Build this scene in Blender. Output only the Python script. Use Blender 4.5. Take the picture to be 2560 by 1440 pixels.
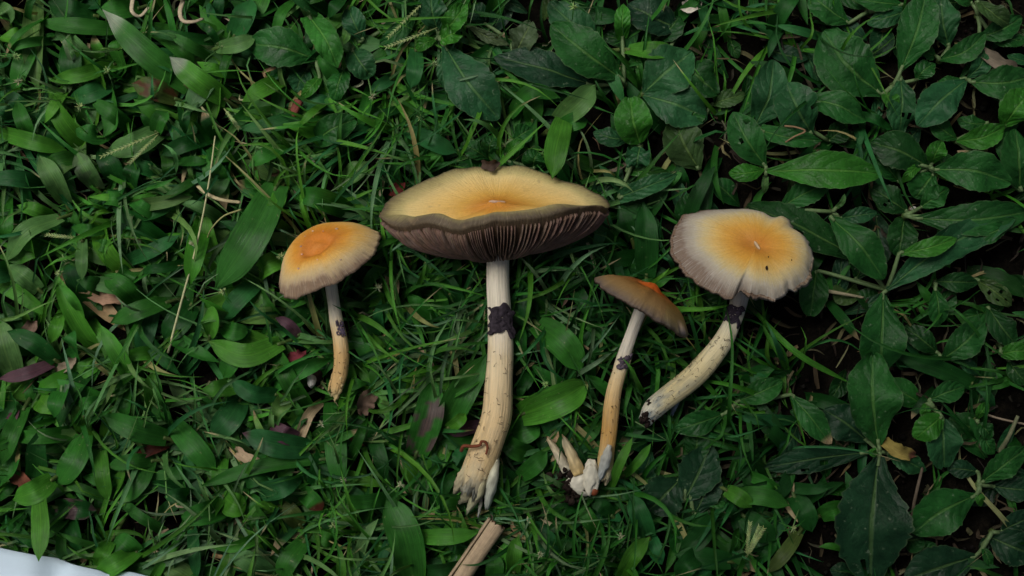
import bpy, math, random
from mathutils import Vector, Matrix, noise as mnoise
R = random.Random(11)

# ------------------------------------------------------------------ clear
for o in list(bpy.data.objects): bpy.data.objects.remove(o)
scn = bpy.context.scene
COL = scn.collection

# ------------------------------------------------------------------ camera
CAM_LOC = Vector((0.0, -0.050, 0.60))
LENS, SENS = 43.2, 36.0
cd = bpy.data.cameras.new("camera"); cam = bpy.data.objects.new("camera", cd); COL.objects.link(cam)
cam.location = CAM_LOC
ROT = (Vector((0, 0, 0)) - CAM_LOC).to_track_quat('-Z', 'Y').to_matrix()
cam.rotation_euler = ROT.to_euler()
cd.lens = LENS; cd.sensor_width = SENS; cd.clip_start = 0.01; cd.clip_end = 500
scn.camera = cam
scn.render.resolution_x = 1024; scn.render.resolution_y = 576

# ------------------------------------------------------------------ sky, sun, exposure
SUN_EL, SUN_AZ = math.radians(64), math.radians(-52)      # azimuth from +Y (image up) towards +X
world = bpy.data.worlds.new("World"); scn.world = world; world.use_nodes = True
wn = world.node_tree
sky = wn.nodes.new("ShaderNodeTexSky"); sky.sky_type = 'NISHITA'; sky.sun_disc = False
sky.sun_elevation = SUN_EL; sky.sun_rotation = SUN_AZ; sky.dust_density = 7.0; sky.air_density = 0.45; sky.ozone_density = 0.4
bg = wn.nodes["Background"]; bg.inputs[1].default_value = 0.05
wn.links.new(sky.outputs[0], bg.inputs[0])
sd = bpy.data.lights.new("sun", 'SUN'); sun = bpy.data.objects.new("sun", sd); COL.objects.link(sun)
sd.energy = 1.5; sd.angle = math.radians(32); sd.color = (0.97, 0.98, 0.95)
sdir = Vector((math.sin(SUN_AZ) * math.cos(SUN_EL), math.cos(SUN_AZ) * math.cos(SUN_EL), math.sin(SUN_EL)))
sun.rotation_euler = (-sdir).to_track_quat('-Z', 'Y').to_euler(); sun.location = (-1, 1, 2)
vs = scn.view_settings
vs.view_transform = 'Standard'; vs.look = 'None'; vs.exposure = 0.62; vs.gamma = 1.0; vs.use_curve_mapping = False

# ------------------------------------------------------------------ pixel <-> place
FPX = LENS / SENS * 2560
def P(px, py, zmm):
    """point where the sight line through photo pixel (px,py) meets the level z (mm above the soil)"""
    d = ROT @ Vector(((px - 1280) / FPX, (720 - py) / FPX, -1.0))
    z = zmm * .001
    k = (z - CAM_LOC.z) / d.z
    return CAM_LOC + d * k
RT = ROT.transposed()
def proj(p):
    q = RT @ (p - CAM_LOC)
    return 1280 + FPX * q.x / -q.z, 720 - FPX * q.y / -q.z
MM = 0.195e-3          # one photo pixel on the ground, metres

# clearances: how high loose blades may rise under things already placed
CELL = 12
ceilM, ceilL = {}, {}
def splat(m, pts, drop, pad=1):
    for p in pts:
        x, y = proj(p); i, j = int(x // CELL), int(y // CELL); z = p.z - drop
        for a in range(-pad, pad + 1):
            for b in range(-pad, pad + 1):
                k = (i + a, j + b)
                if z < m.get(k, 9): m[k] = z
def limit(p, soft):
    x, y = proj(p); k = (int(x // CELL), int(y // CELL))
    z = ceilM.get(k, 9)
    if soft: z = min(z, ceilL.get(k, 9))
    return max(.0005, z)

# ------------------------------------------------------------------ object helpers
def tag(o, label=None, cat=None, group=None, kind=None):
    if label: o["label"] = label
    if cat: o["category"] = cat
    if group: o["group"] = group
    if kind: o["kind"] = kind
    return o
def empty(name, loc, label, cat, group=None):
    o = bpy.data.objects.new(name, None); COL.objects.link(o); o.location = loc
    o.empty_display_size = .01
    return tag(o, label, cat, group)
class MB:
    """collects vertices, faces, tints and uvs for ONE mesh"""
    def __init__(s): s.v = []; s.f = []; s.c = []; s.uv = []; s.pol = []
    def add(s, p, c=(1, 1, 1), uv=(0, 0), pol=(0, 0, 0)):
        s.v.append((p[0], p[1], p[2])); s.c.append(c); s.uv.append(uv); s.pol.append(pol); return len(s.v) - 1
    def build(s, name, mat, parent=None, smooth=True):
        off = parent.matrix_world.translation if False else None
        me = bpy.data.meshes.new(name)
        base = Vector((0, 0, 0))
        if parent is not None:
            q = parent
            while q is not None: base = base + q.location; q = q.parent
            me.from_pydata([(a - base.x, b - base.y, c - base.z) for a, b, c in s.v], [], s.f)
        else:
            me.from_pydata(s.v, [], s.f)
        ca = me.attributes.new("tint", 'FLOAT_COLOR', 'POINT')
        ca.data.foreach_set("color", [x for c in s.c for x in (c[0], c[1], c[2], 1.0)])
        pa = me.attributes.new("polar", 'FLOAT_VECTOR', 'POINT')
        pa.data.foreach_set("vector", [x for c in s.pol for x in c])
        ul = me.uv_layers.new(name="UVMap")
        idx = [0] * len(me.loops); me.loops.foreach_get("vertex_index", idx)
        ul.data.foreach_set("uv", [x for i in idx for x in s.uv[i]])
        if smooth: me.polygons.foreach_set("use_smooth", [True] * len(me.polygons))
        me.materials.append(mat); me.update()
        o = bpy.data.objects.new(name, me); COL.objects.link(o); o.parent = parent
        return o
def catmull(pts, n, closed=False):
    pts = [Vector(p) for p in pts]; out = []; m = len(pts)
    if m == 2 and not closed: return [pts[0].lerp(pts[1], i / (n - 1)) for i in range(n)]
    segs = m if closed else m - 1
    for i in range(n):
        t = i / n * segs if closed else i / (n - 1) * segs
        k = min(int(t), segs - 1); f = t - k
        if closed: a, b, c, d = (pts[(k - 1) % m], pts[k], pts[(k + 1) % m], pts[(k + 2) % m])
        else:
            b, c = pts[k], pts[k + 1]
            a = pts[k - 1] if k > 0 else b * 2 - c
            d = pts[k + 2] if k + 2 < m else c * 2 - b
        out.append(.5 * ((2 * b) + (c - a) * f + (2 * a - 5 * b + 4 * c - d) * f * f + (3 * b - a - 3 * c + d) * f ** 3))
    return out

# ------------------------------------------------------------------ materials
class NT:
    def __init__(s, name):
        s.m = bpy.data.materials.new(name); s.m.use_nodes = True; s.t = s.m.node_tree
        s.b = s.t.nodes["Principled BSDF"]; s.out = s.t.nodes["Material Output"]
    def put(s, sock, v):
        if isinstance(v, bpy.types.NodeSocket): s.t.links.new(v, sock)
        elif v is not None: sock.default_value = v
    def math(s, op, a, b=None, c=None, clamp=False):
        n = s.t.nodes.new("ShaderNodeMath"); n.operation = op; n.use_clamp = clamp
        for i, v in enumerate((a, b, c)): s.put(n.inputs[i], v)
        return n.outputs[0]
    def attr(s, name): n = s.t.nodes.new("ShaderNodeAttribute"); n.attribute_name = name; return n
    def uv(s):
        n = s.t.nodes.new("ShaderNodeUVMap"); x = s.t.nodes.new("ShaderNodeSeparateXYZ"); s.t.links.new(n.outputs[0], x.inputs[0]); return x.outputs[0], x.outputs[1], n.outputs[0]
    def pos(s): return s.t.nodes.new("ShaderNodeNewGeometry").outputs["Position"]
    def scale(s, vec, sc):
        n = s.t.nodes.new("ShaderNodeVectorMath"); n.operation = 'MULTIPLY'; s.put(n.inputs[0], vec); n.inputs[1].default_value = sc; return n.outputs[0]
    def noise(s, vec, scale=1, detail=4, rough=.55, dist=0):
        n = s.t.nodes.new("ShaderNodeTexNoise"); s.put(n.inputs["Vector"], vec); n.inputs["Scale"].default_value = scale
        n.inputs["Detail"].default_value = detail; n.inputs["Roughness"].default_value = rough; n.inputs["Distortion"].default_value = dist
        return n.outputs["Fac"]
    def ramp(s, fac, stops, interp='LINEAR'):
        n = s.t.nodes.new("ShaderNodeValToRGB"); s.put(n.inputs[0], fac); e = n.color_ramp.elements; n.color_ramp.interpolation = interp
        while len(e) < len(stops): e.new(.5)
        for i, (p, c) in enumerate(stops):
            e[i].position = p; e[i].color = (c, c, c, 1) if not hasattr(c, '__len__') else (*c, 1)
        return n.outputs[0]
    def mix(s, f, a, b, mode='MIX'):
        n = s.t.nodes.new("ShaderNodeMix"); n.data_type = 'RGBA'; n.blend_type = mode
        s.put(n.inputs[0], f); s.put(n.inputs[6], a if not isinstance(a, tuple) else (*a, 1)); s.put(n.inputs[7], b if not isinstance(b, tuple) else (*b, 1)); return n.outputs[2]
    def rng(s, v, a, b, c, d):
        n = s.t.nodes.new("ShaderNodeMapRange"); s.put(n.inputs[0], v)
        for i, x in enumerate((a, b, c, d)): n.inputs[i + 1].default_value = x
        return n.outputs[0]
    def bump(s, h, strength, dist):
        n = s.t.nodes.new("ShaderNodeBump"); s.put(n.inputs["Height"], h); n.inputs["Strength"].default_value = strength; n.inputs["Distance"].default_value = dist
        s.t.links.new(n.outputs[0], s.b.inputs["Normal"]); return n.outputs[0]
    def done(s, col, rough=.5, spec=.5, trans=0.0, tcol=None, nrm=None):
        s.put(s.b.inputs["Base Color"], col if not isinstance(col, tuple) else (*col, 1)); s.put(s.b.inputs["Roughness"], rough)
        s.b.inputs["Specular IOR Level"].default_value = spec
        if trans:
            tr = s.t.nodes.new("ShaderNodeBsdfTranslucent"); s.put(tr.inputs[0], tcol or col)
            mx = s.t.nodes.new("ShaderNodeMixShader"); mx.inputs[0].default_value = trans
            s.t.links.new(s.b.outputs[0], mx.inputs[1]); s.t.links.new(tr.outputs[0], mx.inputs[2]); s.t.links.new(mx.outputs[0], s.out.inputs[0])
        return s.m

def mat_weed():
    n = NT("weed_leaf"); u, v, _ = n.uv(); tint = n.attr("tint").outputs["Color"]; pos = n.pos()
    av = n.math('ABSOLUTE', n.math('SUBTRACT', v, .5))                        # 0 midrib .. .5 edge
    big = n.noise(pos, 95, 4, .6); fine = n.noise(pos, 700, 3, .6); spot = n.noise(pos, 330, 2, .5)
    col = n.mix(1, tint, n.ramp(big, [(.25, .62), (.5, 1.0), (.75, 1.4)]), 'MULTIPLY')
    col = n.mix(1, col, n.ramp(fine, [(.3, .82), (.7, 1.18)]), 'MULTIPLY')
    # lateral veins sweep forward from the midrib
    w = n.math('ADD', n.math('SUBTRACT', n.math('MULTIPLY', u, 5.2), n.math('MULTIPLY', av, 3.6)), n.math('MULTIPLY', big, 1.5))
    tri = n.math('PINGPONG', w, .5)
    vein = n.rng(tri, 0, .05, 1, 0)
    rib = n.math('MULTIPLY', n.rng(av, .018, .042, 1, 0), n.rng(u, .0, 1.0, 1.0, .3))
    col = n.mix(n.math('MULTIPLY', vein, .13), col, n.mix(1, tint, (1.9, 1.6, 1.5), 'MULTIPLY'))
    col = n.mix(n.math('MULTIPLY', rib, .85), col, n.mix(.4, n.mix(1, tint, (2.8, 2.2, 1.8), 'MULTIPLY'), (.15, .25, .07)))
    dust = n.math('MULTIPLY', n.rng(spot, .64, .74, 0, 1), n.rng(fine, .45, .6, 0, 1))
    col = n.mix(n.math('MULTIPLY', dust, .45), col, (.24, .30, .20))
    edge = n.rng(av, .475, .5, 0, 1)
    col = n.mix(n.math('MULTIPLY', edge, .35), col, (.12, .17, .08))
    h = n.math('ADD', n.math('MULTIPLY', n.math('POWER', n.math('MULTIPLY', tri, 2.0), .6), .45), n.math('MULTIPLY', fine, .45))
    h = n.math('ADD', h, n.math('MULTIPLY', rib, -.8)); h = n.math('ADD', h, n.math('MULTIPLY', big, 1.6))
    n.bump(h, .6, .0011)
    return n.done(col, n.rng(big, .3, .7, .36, .58), .19, .16, n.mix(1, col, (1.2, 1.9, .6), 'MULTIPLY'))
def mat_blade():
    n = NT("grass_blade"); u, v, uvv = n.uv(); tint = n.attr("tint").outputs["Color"]; pos = n.pos()
    av = n.math('ABSOLUTE', n.math('SUBTRACT', v, .5))
    big = n.noise(pos, 110, 4, .6); fine = n.noise(pos, 800, 3, .6)
    str_ = n.noise(n.scale(uvv, (3, 46, 1)), 1, 2, .5)
    col = n.mix(1, tint, n.ramp(big, [(.25, .68), (.5, 1.0), (.78, 1.38)]), 'MULTIPLY')
    col = n.mix(1, col, n.ramp(str_, [(.3, .68), (.7, 1.34)]), 'MULTIPLY')
    rib = n.rng(av, .012, .045, 1, 0)
    col = n.mix(n.math('MULTIPLY', rib, .4), col, n.mix(1, tint, (2.0, 1.7, 1.6), 'MULTIPLY'))
    scar = n.math('MULTIPLY', n.rng(n.noise(pos, 260, 3, .7), .66, .73, 0, 1), n.rng(fine, .4, .6, 0, 1))
    col = n.mix(n.math('MULTIPLY', scar, .5), col, (.30, .31, .17))
    n.bump(n.math('ADD', n.math('MULTIPLY', str_, .8), n.math('MULTIPLY', big, .6)), .4, .0007)
    return n.done(col, n.rng(big, .3, .7, .32, .52), .20, .20, n.mix(1, col, (1.2, 1.8, .5), 'MULTIPLY'))
def mat_plain(name, rough=.75, var=.35, sc=300, bumpd=.0006, spec=.3, fib=None):
    n = NT(name); tint = n.attr("tint").outputs["Color"]; pos = n.pos()
    a = n.noise(pos, sc, 5, .65)
    if fib: 
        _, _, uvv = n.uv(); a = n.math('ADD', n.math('MULTIPLY', a, .4), n.math('MULTIPLY', n.noise(n.scale(uvv, fib), 1, 4, .6), .6))
    col = n.mix(1, tint, n.ramp(a, [(.25, 1 - var), (.5, 1.0), (.75, 1 + var)]), 'MULTIPLY')
    n.bump(a, .6, bumpd)
    return n.done(col, rough, spec)
def mat_soil():
    n = NT("soil"); pos = n.pos()
    a = n.noise(pos, 60, 6, .7); b = n.noise(pos, 420, 4, .7); far = n.noise(pos, 1.2, 5, .6)
    col = n.ramp(a, [(.3, (.002, .0017, .0012)), (.55, (.005, .0042, .003)), (.78, (.017, .0135, .009))])
    col = n.mix(1, col, n.ramp(b, [(.3, .5), (.7, 1.5)]), 'MULTIPLY')
    ln = n.t.nodes.new("ShaderNodeVectorMath"); ln.operation = 'LENGTH'; n.t.links.new(pos, ln.inputs[0])
    g = n.ramp(far, [(.35, (.02, .05, .012)), (.65, (.05, .10, .025))])
    col = n.mix(n.rng(ln.outputs["Value"], .75, 1.6, 0, .9), col, g)
    n.bump(n.math('ADD', a, n.math('MULTIPLY', b, .5)), .9, .003)
    return n.done(col, .95, .04)
def mat_cap(name, stops, warp=.16, lobes=(0, 0, 0), pale=(.52, .49, .44), hair=.35, blotch=None):
    n = NT(name); _, t, uvv = n.uv(); pol = n.attr("polar").outputs["Vector"]; pos = n.pos(); tint = n.attr("tint").outputs["Color"]
    n1 = n.noise(pos, 55, 4, .6); n2 = n.noise(n.scale(pol, (26, 26, 3.0)), 1, 4, .65); n3 = n.noise(n.scale(pol, (70, 70, 5)), 1, 3, .6); n4 = n.noise(pos, 900, 3, .6)
    tt = n.math('ADD', t, n.math('MULTIPLY', n.math('SUBTRACT', n1, .5), warp * 1.6))
    tt = n.math('ADD', tt, n.math('MULTIPLY', n.math('SUBTRACT', n2, .5), warp * 1.1))
    dx = n.t.nodes.new("ShaderNodeVectorMath"); dx.operation = 'DOT_PRODUCT'; n.t.links.new(pol, dx.inputs[0]); dx.inputs[1].default_value = lobes
    tt = n.math('ADD', tt, n.math('MULTIPLY', dx.outputs["Value"], t))
    col = n.ramp(tt, stops)
    col = n.mix(n.math('MULTIPLY', n.rng(n3, .5, .72, 0, 1), n.rng(t, .35, .9, .05, hair)), col, pale)
    col = n.mix(1, col, n.ramp(n2, [(.25, .90), (.5, 1), (.75, 1.06)]), 'MULTIPLY')
    col = n.mix(1, col, n.ramp(n4, [(.3, .93), (.7, 1.06)]), 'MULTIPLY')
    if blotch:
        col = n.mix(n.math('MULTIPLY', n.rng(n.noise(pos, 120, 3, .6), .62, .72, 0, .7), n.rng(t, .3, .7, 0, 1)), col, blotch)
    col = n.mix(1, col, tint, 'MULTIPLY')
    h = n.math('ADD', n.math('MULTIPLY', n3, .7), n.math('ADD', n.math('MULTIPLY', n1, .8), n.math('MULTIPLY', n4, .25)))
    n.bump(h, .55, .0011)
    n.b.inputs["Subsurface Weight"].default_value = .06; n.b.inputs["Subsurface Radius"].default_value = (.003, .0015, .0006); n.b.inputs["Subsurface Scale"].default_value = 1.0
    return n.done(col, n.rng(t, 0, 1, .42, .75), .35)
def mat_stem(name, stops, blue=.0, speck=.5):
    n = NT(name); u, v, uvv = n.uv(); pos = n.pos(); tint = n.attr("tint").outputs["Color"]
    fib = n.noise(n.scale(uvv, (5, 34, 1)), 1, 4, .6, .3); n1 = n.noise(pos, 90, 4, .6); n2 = n.noise(pos, 420, 4, .7)
    uu = n.math('ADD', u, n.math('MULTIPLY', n.math('SUBTRACT', n1, .5), .22)); uu = n.math('ADD', uu, n.math('MULTIPLY', n.math('SUBTRACT', fib, .5), .14))
    col = n.ramp(uu, stops)
    col = n.mix(1, col, n.ramp(fib, [(.28, .66), (.5, 1), (.72, 1.15)]), 'MULTIPLY')
    if blue: col = n.mix(n.math('MULTIPLY', n.rng(n.noise(n.scale(uvv, (7, 5, 1)), 1, 4, .7), .47, .62, 0, blue), n.rng(u, .5, .95, 0, 1)), col, (.13, .17, .18))
    sp = n.math('MULTIPLY', n.rng(n2, .63, .7, 0, speck), n.rng(u, .3, .55, 0, 1))
    col = n.mix(sp, col, (.07, .045, .025)); col = n.mix(1, col, tint, 'MULTIPLY')
    n.bump(n.math('ADD', fib, n.math('MULTIPLY', n2, .4)), .6, .0009)
    n.b.inputs["Subsurface Weight"].default_value = .06; n.b.inputs["Subsurface Radius"].default_value = (.003, .0018, .0009); n.b.inputs["Subsurface Scale"].default_value = 1.0
    return n.done(col, .62, .3)
M_WEED, M_BLADE, M_SOIL = mat_weed(), mat_blade(), mat_soil()
M_DRY = mat_plain("dry_plant", .8, .45, 420, .0006, .2, (4, 22, 1))
M_FLESH = mat_plain("torn_flesh", .7, .22, 350, .0006, .3, (3, 14, 1))
M_DIRT = mat_plain("dirt", .95, .6, 500, .0012, .06)
M_GILL = mat_plain("gill", .8, .4, 260, .0005, .2)
M_CLOTH = mat_plain("white_cloth", .85, .03, 90, .0004, .2)
M_SMALL = mat_plain("small_growth", .6, .3, 500, .0003, .3)

# ------------------------------------------------------------------ ground
def axis_steps(a, n, far):
    core = [-a + 2 * a * i / n for i in range(n + 1)]; ext = []; s = 2 * a / n; x = a
    while x < far: s *= 1.6; x += s; ext.append(x)
    return [-e for e in reversed(ext)] + core + ext
def ground():
    xs, ys = axis_steps(.5, 200, 60), axis_steps(.4, 160, 60); b = MB()
    for y in ys:
        for x in xs:
            near = max(0, 1 - max(abs(x) / .6, abs(y) / .5)); z = -.001
            if near > 0:
                q = Vector((x, y, 0)); z += (mnoise.noise(q * 35) * .0025 + mnoise.noise(q * 110) * .0018 + mnoise.noise(q * 330) * .0008) * min(1, near * 4)
            b.add((x, y, z))
    w = len(xs)
    b.f = [(j * w + i, j * w + i + 1, (j + 1) * w + i + 1, (j + 1) * w + i) for j in range(len(ys) - 1) for i in range(w - 1)]
    tag(b.build("soil", M_SOIL), kind="structure")
ground()

# ------------------------------------------------------------------ leaves and blades
TINT = dict(
    g=(.023, .114, .014), gb=(.046, .168, .016), gd=(.010, .064, .010), gp=(.070, .165, .045), gg=(.018, .098, .024),
    w=(.013, .078, .013), wb=(.026, .130, .012), wd=(.008, .046, .008), wg=(.016, .074, .024), wgd=(.008, .036, .014), wo=(.030, .066, .016),
    gf=(.10, .19, .085), pu=(.085, .040, .055), rd=(.075, .022, .014), fr=(.22, .27, .19), tan=(.33, .25, .14), gr=(.050, .080, .036), ol=(.055, .090, .020))
def prof_weed(u): return .07 + .95 * max(0, math.sin(math.pi * min(.965, .015 + .95 * u ** 1.12))) ** 1.02 if u < .995 else .08
def prof_lance(u): return (.25 + .75 * math.sin(math.pi * min(1, u * .80 + .14)) ** .65) * (1 if u < .72 else max(.03, (1 - ((u - .72) / .28) ** 1.9)))
def prof_round(u): return max(.06, math.sin(math.pi * min(.985, u * .96 + .02)) ** .55)
def prof_fine(u): return (1 - u ** 2.2) * .92 + .08 * (1 - u)
def jit(c, k, rr=None):
    rr = rr or R; f = 1 + rr.uniform(-k, k); return (c[0] * f * (1 + rr.uniform(-k, k) * .5), c[1] * f, c[2] * f * (1 + rr.uniform(-k, k) * .5))
def lerp3(a, b, t): return tuple(a[i] * (1 - t) + b[i] * t for i in range(3))
def leaf_into(b, path, width, prof, nu, nv, tint, cup=.18, wave=.0, wf=2.5, serr=0., roll=0., twist=0., tip=None, tipat=.75, base=None, rr=None, holes=0, torn=0, patch=None):
    """one leaf: path = Vectors along the midrib (metres), width = full width (m)"""
    rr = rr or R; c = catmull(path, nu + 1); ph = rr.uniform(0, 6.28); ph2 = rr.uniform(0, 6.28); i0 = len(b.v)
    sl = [1 + rr.uniform(-serr, serr) for _ in range(nu + 1)]; sr = [1 + rr.uniform(-serr, serr) for _ in range(nu + 1)]
    for i in range(nu + 1):
        u = i / nu; T = (c[min(nu, i + 1)] - c[max(0, i - 1)]).normalized()
        ra = roll + twist * (u - .5)
        S = T.cross(Vector((0, 0, 1)))
        if S.length < .15: S = Vector((T.y, -T.x, 0)) if (abs(T.x) + abs(T.y)) > 1e-4 else Vector((1, 0, 0))
        S.normalize(); N = S.cross(T).normalized()
        if N.z < 0: N = -N
        S2 = S * math.cos(ra) + N * math.sin(ra); N2 = N * math.cos(ra) - S * math.sin(ra)
        w = width * .5 * prof(u)
        for j in range(nv + 1):
            v = -1 + 2 * j / nv; av = abs(v)
            ww = w * (sl[i] if v < 0 else sr[i]) if av > .9 else w
            off = cup * w * av ** 1.4 + wave * width * av * av * math.sin(wf * 6.28 * u + (ph if v < 0 else ph2)) * min(1, u * 3)
            if nu > 15: off += width * (.045 * mnoise.noise(Vector((u * 5 + ph, v * 1.6, ph2))) + .02 * mnoise.noise(Vector((u * 13, v * 3.5 + ph, ph2))))
            col = tint
            if tip and u > tipat: col = lerp3(tint, tip, min(1, (u - tipat) / .08))
            if base and u < .25: col = lerp3(base, col, u / .25)
            if patch and mnoise.noise(Vector((u * 4 + ph, v * 1.3, ph2))) > .18: col = lerp3(col, patch, .8)
            k = .92 + .16 * (v > 0) if cup else 1  # fold shading put into the tint: one half lighter than the other
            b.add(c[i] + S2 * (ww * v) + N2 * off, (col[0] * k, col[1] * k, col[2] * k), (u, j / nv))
    hs = [(rr.uniform(.3, .85), rr.uniform(-.8, .8)) for _ in range(holes)]
    for i in range(nu):
        for j in range(nv):
            uu, vv = (i + .5) / nu, -1 + 2 * (j + .5) / nv
            if any(abs(uu - a) < 1.1 / nu and abs(vv - q) < 1.3 / nv for a, q in hs): continue
            if torn and uu > 1 - torn and abs(vv - .25) < (uu - 1 + torn) * .9: continue
            a = i0 + i * (nv + 1) + j
            b.f.append((a, a + 1, a + nv + 2, a + nv + 1))
    return [Vector(p) for p in b.v[i0:]]
def px_path(pts, zs):
    n = len(pts); out = []
    for i, (x, y) in enumerate(pts):
        t = i / (n - 1) * (len(zs) - 1); k = min(int(t), len(zs) - 2); z = zs[k] + (zs[k + 1] - zs[k]) * (t - k)
        out.append(P(x, y, z))
    return out
def bent(a, c, bend):
    dx, dy = c[0] - a[0], c[1] - a[1]; L = math.hypot(dx, dy) or 1
    return [a, ((a[0] + c[0]) / 2 - dy / L * bend, (a[1] + c[1]) / 2 + dx / L * bend), c]

def stalk_into(b, path, r0, r1, tint, n=8, sides=6, flat=1.0):
    c = catmull(path, n + 1); i0 = len(b.v)
    for i in range(n + 1):
        T = (c[min(n, i + 1)] - c[max(0, i - 1)]).normalized(); S = T.cross(Vector((.13, .21, 1))).normalized(); N = S.cross(T)
        r = r0 + (r1 - r0) * i / n
        for k in range(sides):
            a = 6.2832 * k / sides
            b.add(c[i] + S * (r * math.cos(a)) + N * (r * math.sin(a) * flat), tint, (i / n, k / sides))
    for i in range(n):
        for k in range(sides):
            a, d = i0 + i * sides + k, i0 + i * sides + (k + 1) % sides
            b.f.append((a, d, d + sides, a + sides))
    b.f.append(tuple(i0 + k for k in range(sides))[::-1]); b.f.append(tuple(i0 + n * sides + k for k in range(sides)))
    return c

def weed(center, label, leaves, zc=7, group=None, name="weed_plant", cat="weed"):
    root = empty(name, P(center[0], center[1], 0), label, cat, group)
    b = MB(); ct = P(center[0], center[1], zc); stalk_into(b, [P(center[0], center[1], -1), ct], .0022, .0016, jit(TINT['ol'], .2), 3)
    b.build("stem", M_SMALL, root)
    for L in leaves:
        base, tip, w, tint = L[:4]; o = L[4] if len(L) > 4 else {}
        z = o.get('z', (zc + R.uniform(0, 3), 15 + R.uniform(-3, 3), 10 + R.uniform(-3, 3)))
        pts = bent(base, tip, o.get('b', R.uniform(-6, 6)))
        path = px_path(pts, z)
        b = MB()
        pr = {'w': prof_weed, 'r': prof_round, 'l': prof_lance}[o.get('k', 'w')]
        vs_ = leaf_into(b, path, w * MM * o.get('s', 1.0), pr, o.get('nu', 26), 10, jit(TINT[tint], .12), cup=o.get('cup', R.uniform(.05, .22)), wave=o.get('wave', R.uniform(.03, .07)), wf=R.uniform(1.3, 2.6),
                        serr=o.get('serr', .055), roll=o.get('roll', R.uniform(-.18, .18)), twist=R.uniform(-.25, .25), tip=TINT.get(o.get('tip')), tipat=o.get('tipat', .8), holes=o.get('holes', 0), torn=o.get('torn', 0))
        lo = b.build("leaf", M_WEED, root); splat(ceilL, vs_, .002)
        # petiole joins the leaf to the crown
        if (Vector(base) - Vector(center)).length > 6:
            b = MB(); p0 = path[0]; stalk_into(b, [ct, (ct + p0) / 2 + Vector((0, 0, .0015)), p0, p0.lerp(path[1], .16)], .0011, .0009, (.10, .16, .06), 6)
            b.build("petiole", M_SMALL, lo)
    return root

# ---- weeds with broad toothed leaves (traced, each rosette one plant)
weed((2232, 215), "weed with a huge broad dark leaf and a tall upright leaf among bare soil", [
    ((2204, 236), (2058, 78), 142, 'w', dict(b=-14, z=(9, 17, 14), cup=.1)),
    ((2251, 178), (2318, -28), 98, 'w', dict(z=(10, 19, 16), b=8)),
    ((2251, 191), (2248, 338), 78, 'wg', dict(z=(9, 14, 7), holes=3, wave=.12, b=-6)),
    ((2214, 232), (2236, 272), 42, 'wb', dict(z=(9, 15, 12), k='r')),
    ((2290, 200), (2336, 158), 48, 'w', dict(z=(8, 12, 9)))])
weed((2348, 152), "weed with two narrow curled leaves reaching over dark soil", [
    ((2348, 150), (2462, 84), 56, 'w', dict(b=14, z=(8, 16, 15), cup=.35)),
    ((2372, 118), (2352, -8), 82, 'wg', dict(z=(6, 12, 10))),
    ((2338, 140), (2312, 126), 34, 'w', dict(z=(7, 9, 7), k='r'))])
weed((2416, 200), "weed with an oval leaf pointing to the cratered soil gap and a crinkled one above", [
    ((2414, 201), (2294, 314), 92, 'wg', dict(b=6, z=(10, 20, 14), cup=.1)),
    ((2427, 205), (2585, 190), 84, 'w', dict(b=10, z=(10, 17, 13))),
    ((2419, 195), (2466, 122), 46, 'wg', dict(b=10, z=(9, 15, 12), wave=.15)),
    ((2405, 197), (2342, 208), 34, 'w', dict(z=(8, 11, 8))),
    ((2460, 215), (2580, 250), 60, 'wd', dict(z=(4, 8, 6)))])
weed((2390, 352), "small yellow-green weed with three oval leaves and a bright upright one", [
    ((2391, 353), (2514, 316), 58, 'wb', dict(b=10, z=(9, 17, 14))),
    ((2392, 348), (2328, 300), 54, 'w', dict(z=(8, 12, 8))),
    ((2470, 308), (2393, 298), 42, 'w', dict(z=(9, 13, 10), b=-6)),
    ((2506, 320), (2580, 225), 86, 'wb', dict(z=(12, 22, 18))),
    ((2550, 478), (2538, 322), 100, 'w', dict(z=(8, 18, 13)))])
weed((1914, 426), "weed holding a long bright lance-shaped leaf above the pale-rimmed flat cap", [
    ((1918, 428), (2206, 434), 92, 'wb', dict(b=-6, z=(13, 24, 18), cup=.16, roll=.05)),
    ((1914, 416), (1832, 280), 84, 'w', dict(z=(12, 20, 17), holes=2, b=-6)),
    ((1911, 424), (1822, 433), 46, 'wb', dict(z=(12, 18, 14), cup=.3)),
    ((1914, 440), (1912, 484), 18, 'gp', dict(z=(10, 10, 6), k='l'))], zc=11)
weed((2010, 318), "weed with three overlapping blue-green leaves and a dry brown twig on top", [
    ((1884, 322), (1934, 150), 96, 'wg', dict(z=(10, 19, 15), b=14)),
    ((2030, 338), (1966, 206), 112, 'wg', dict(z=(10, 21, 17), b=-4, holes=1)),
    ((2010, 246), (2164, 302), 78, 'w', dict(b=-12, z=(10, 18, 13))),
    ((1900, 326), (2056, 352), 44, 'w', dict(b=6, z=(14, 23, 19), k='l')),
    ((2070, 352), (2120, 318), 56, 'wd', dict(z=(4, 7, 6)))])
weed((1740, 330), "weed with rough brownish-green leaves behind the large saucer-shaped cap", [
    ((1748, 424), (1684, 296), 104, 'wo', dict(z=(8, 14, 11))),
    ((1778, 262), (1862, 236), 46, 'wo', dict(z=(8, 13, 10))),
    ((1694, 152), (1792, 236), 92, 'wd', dict(z=(10, 17, 13), wave=.12, holes=1)),
    ((1712, 312), (1762, 262), 60, 'w', dict(z=(9, 15, 12)))])
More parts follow.
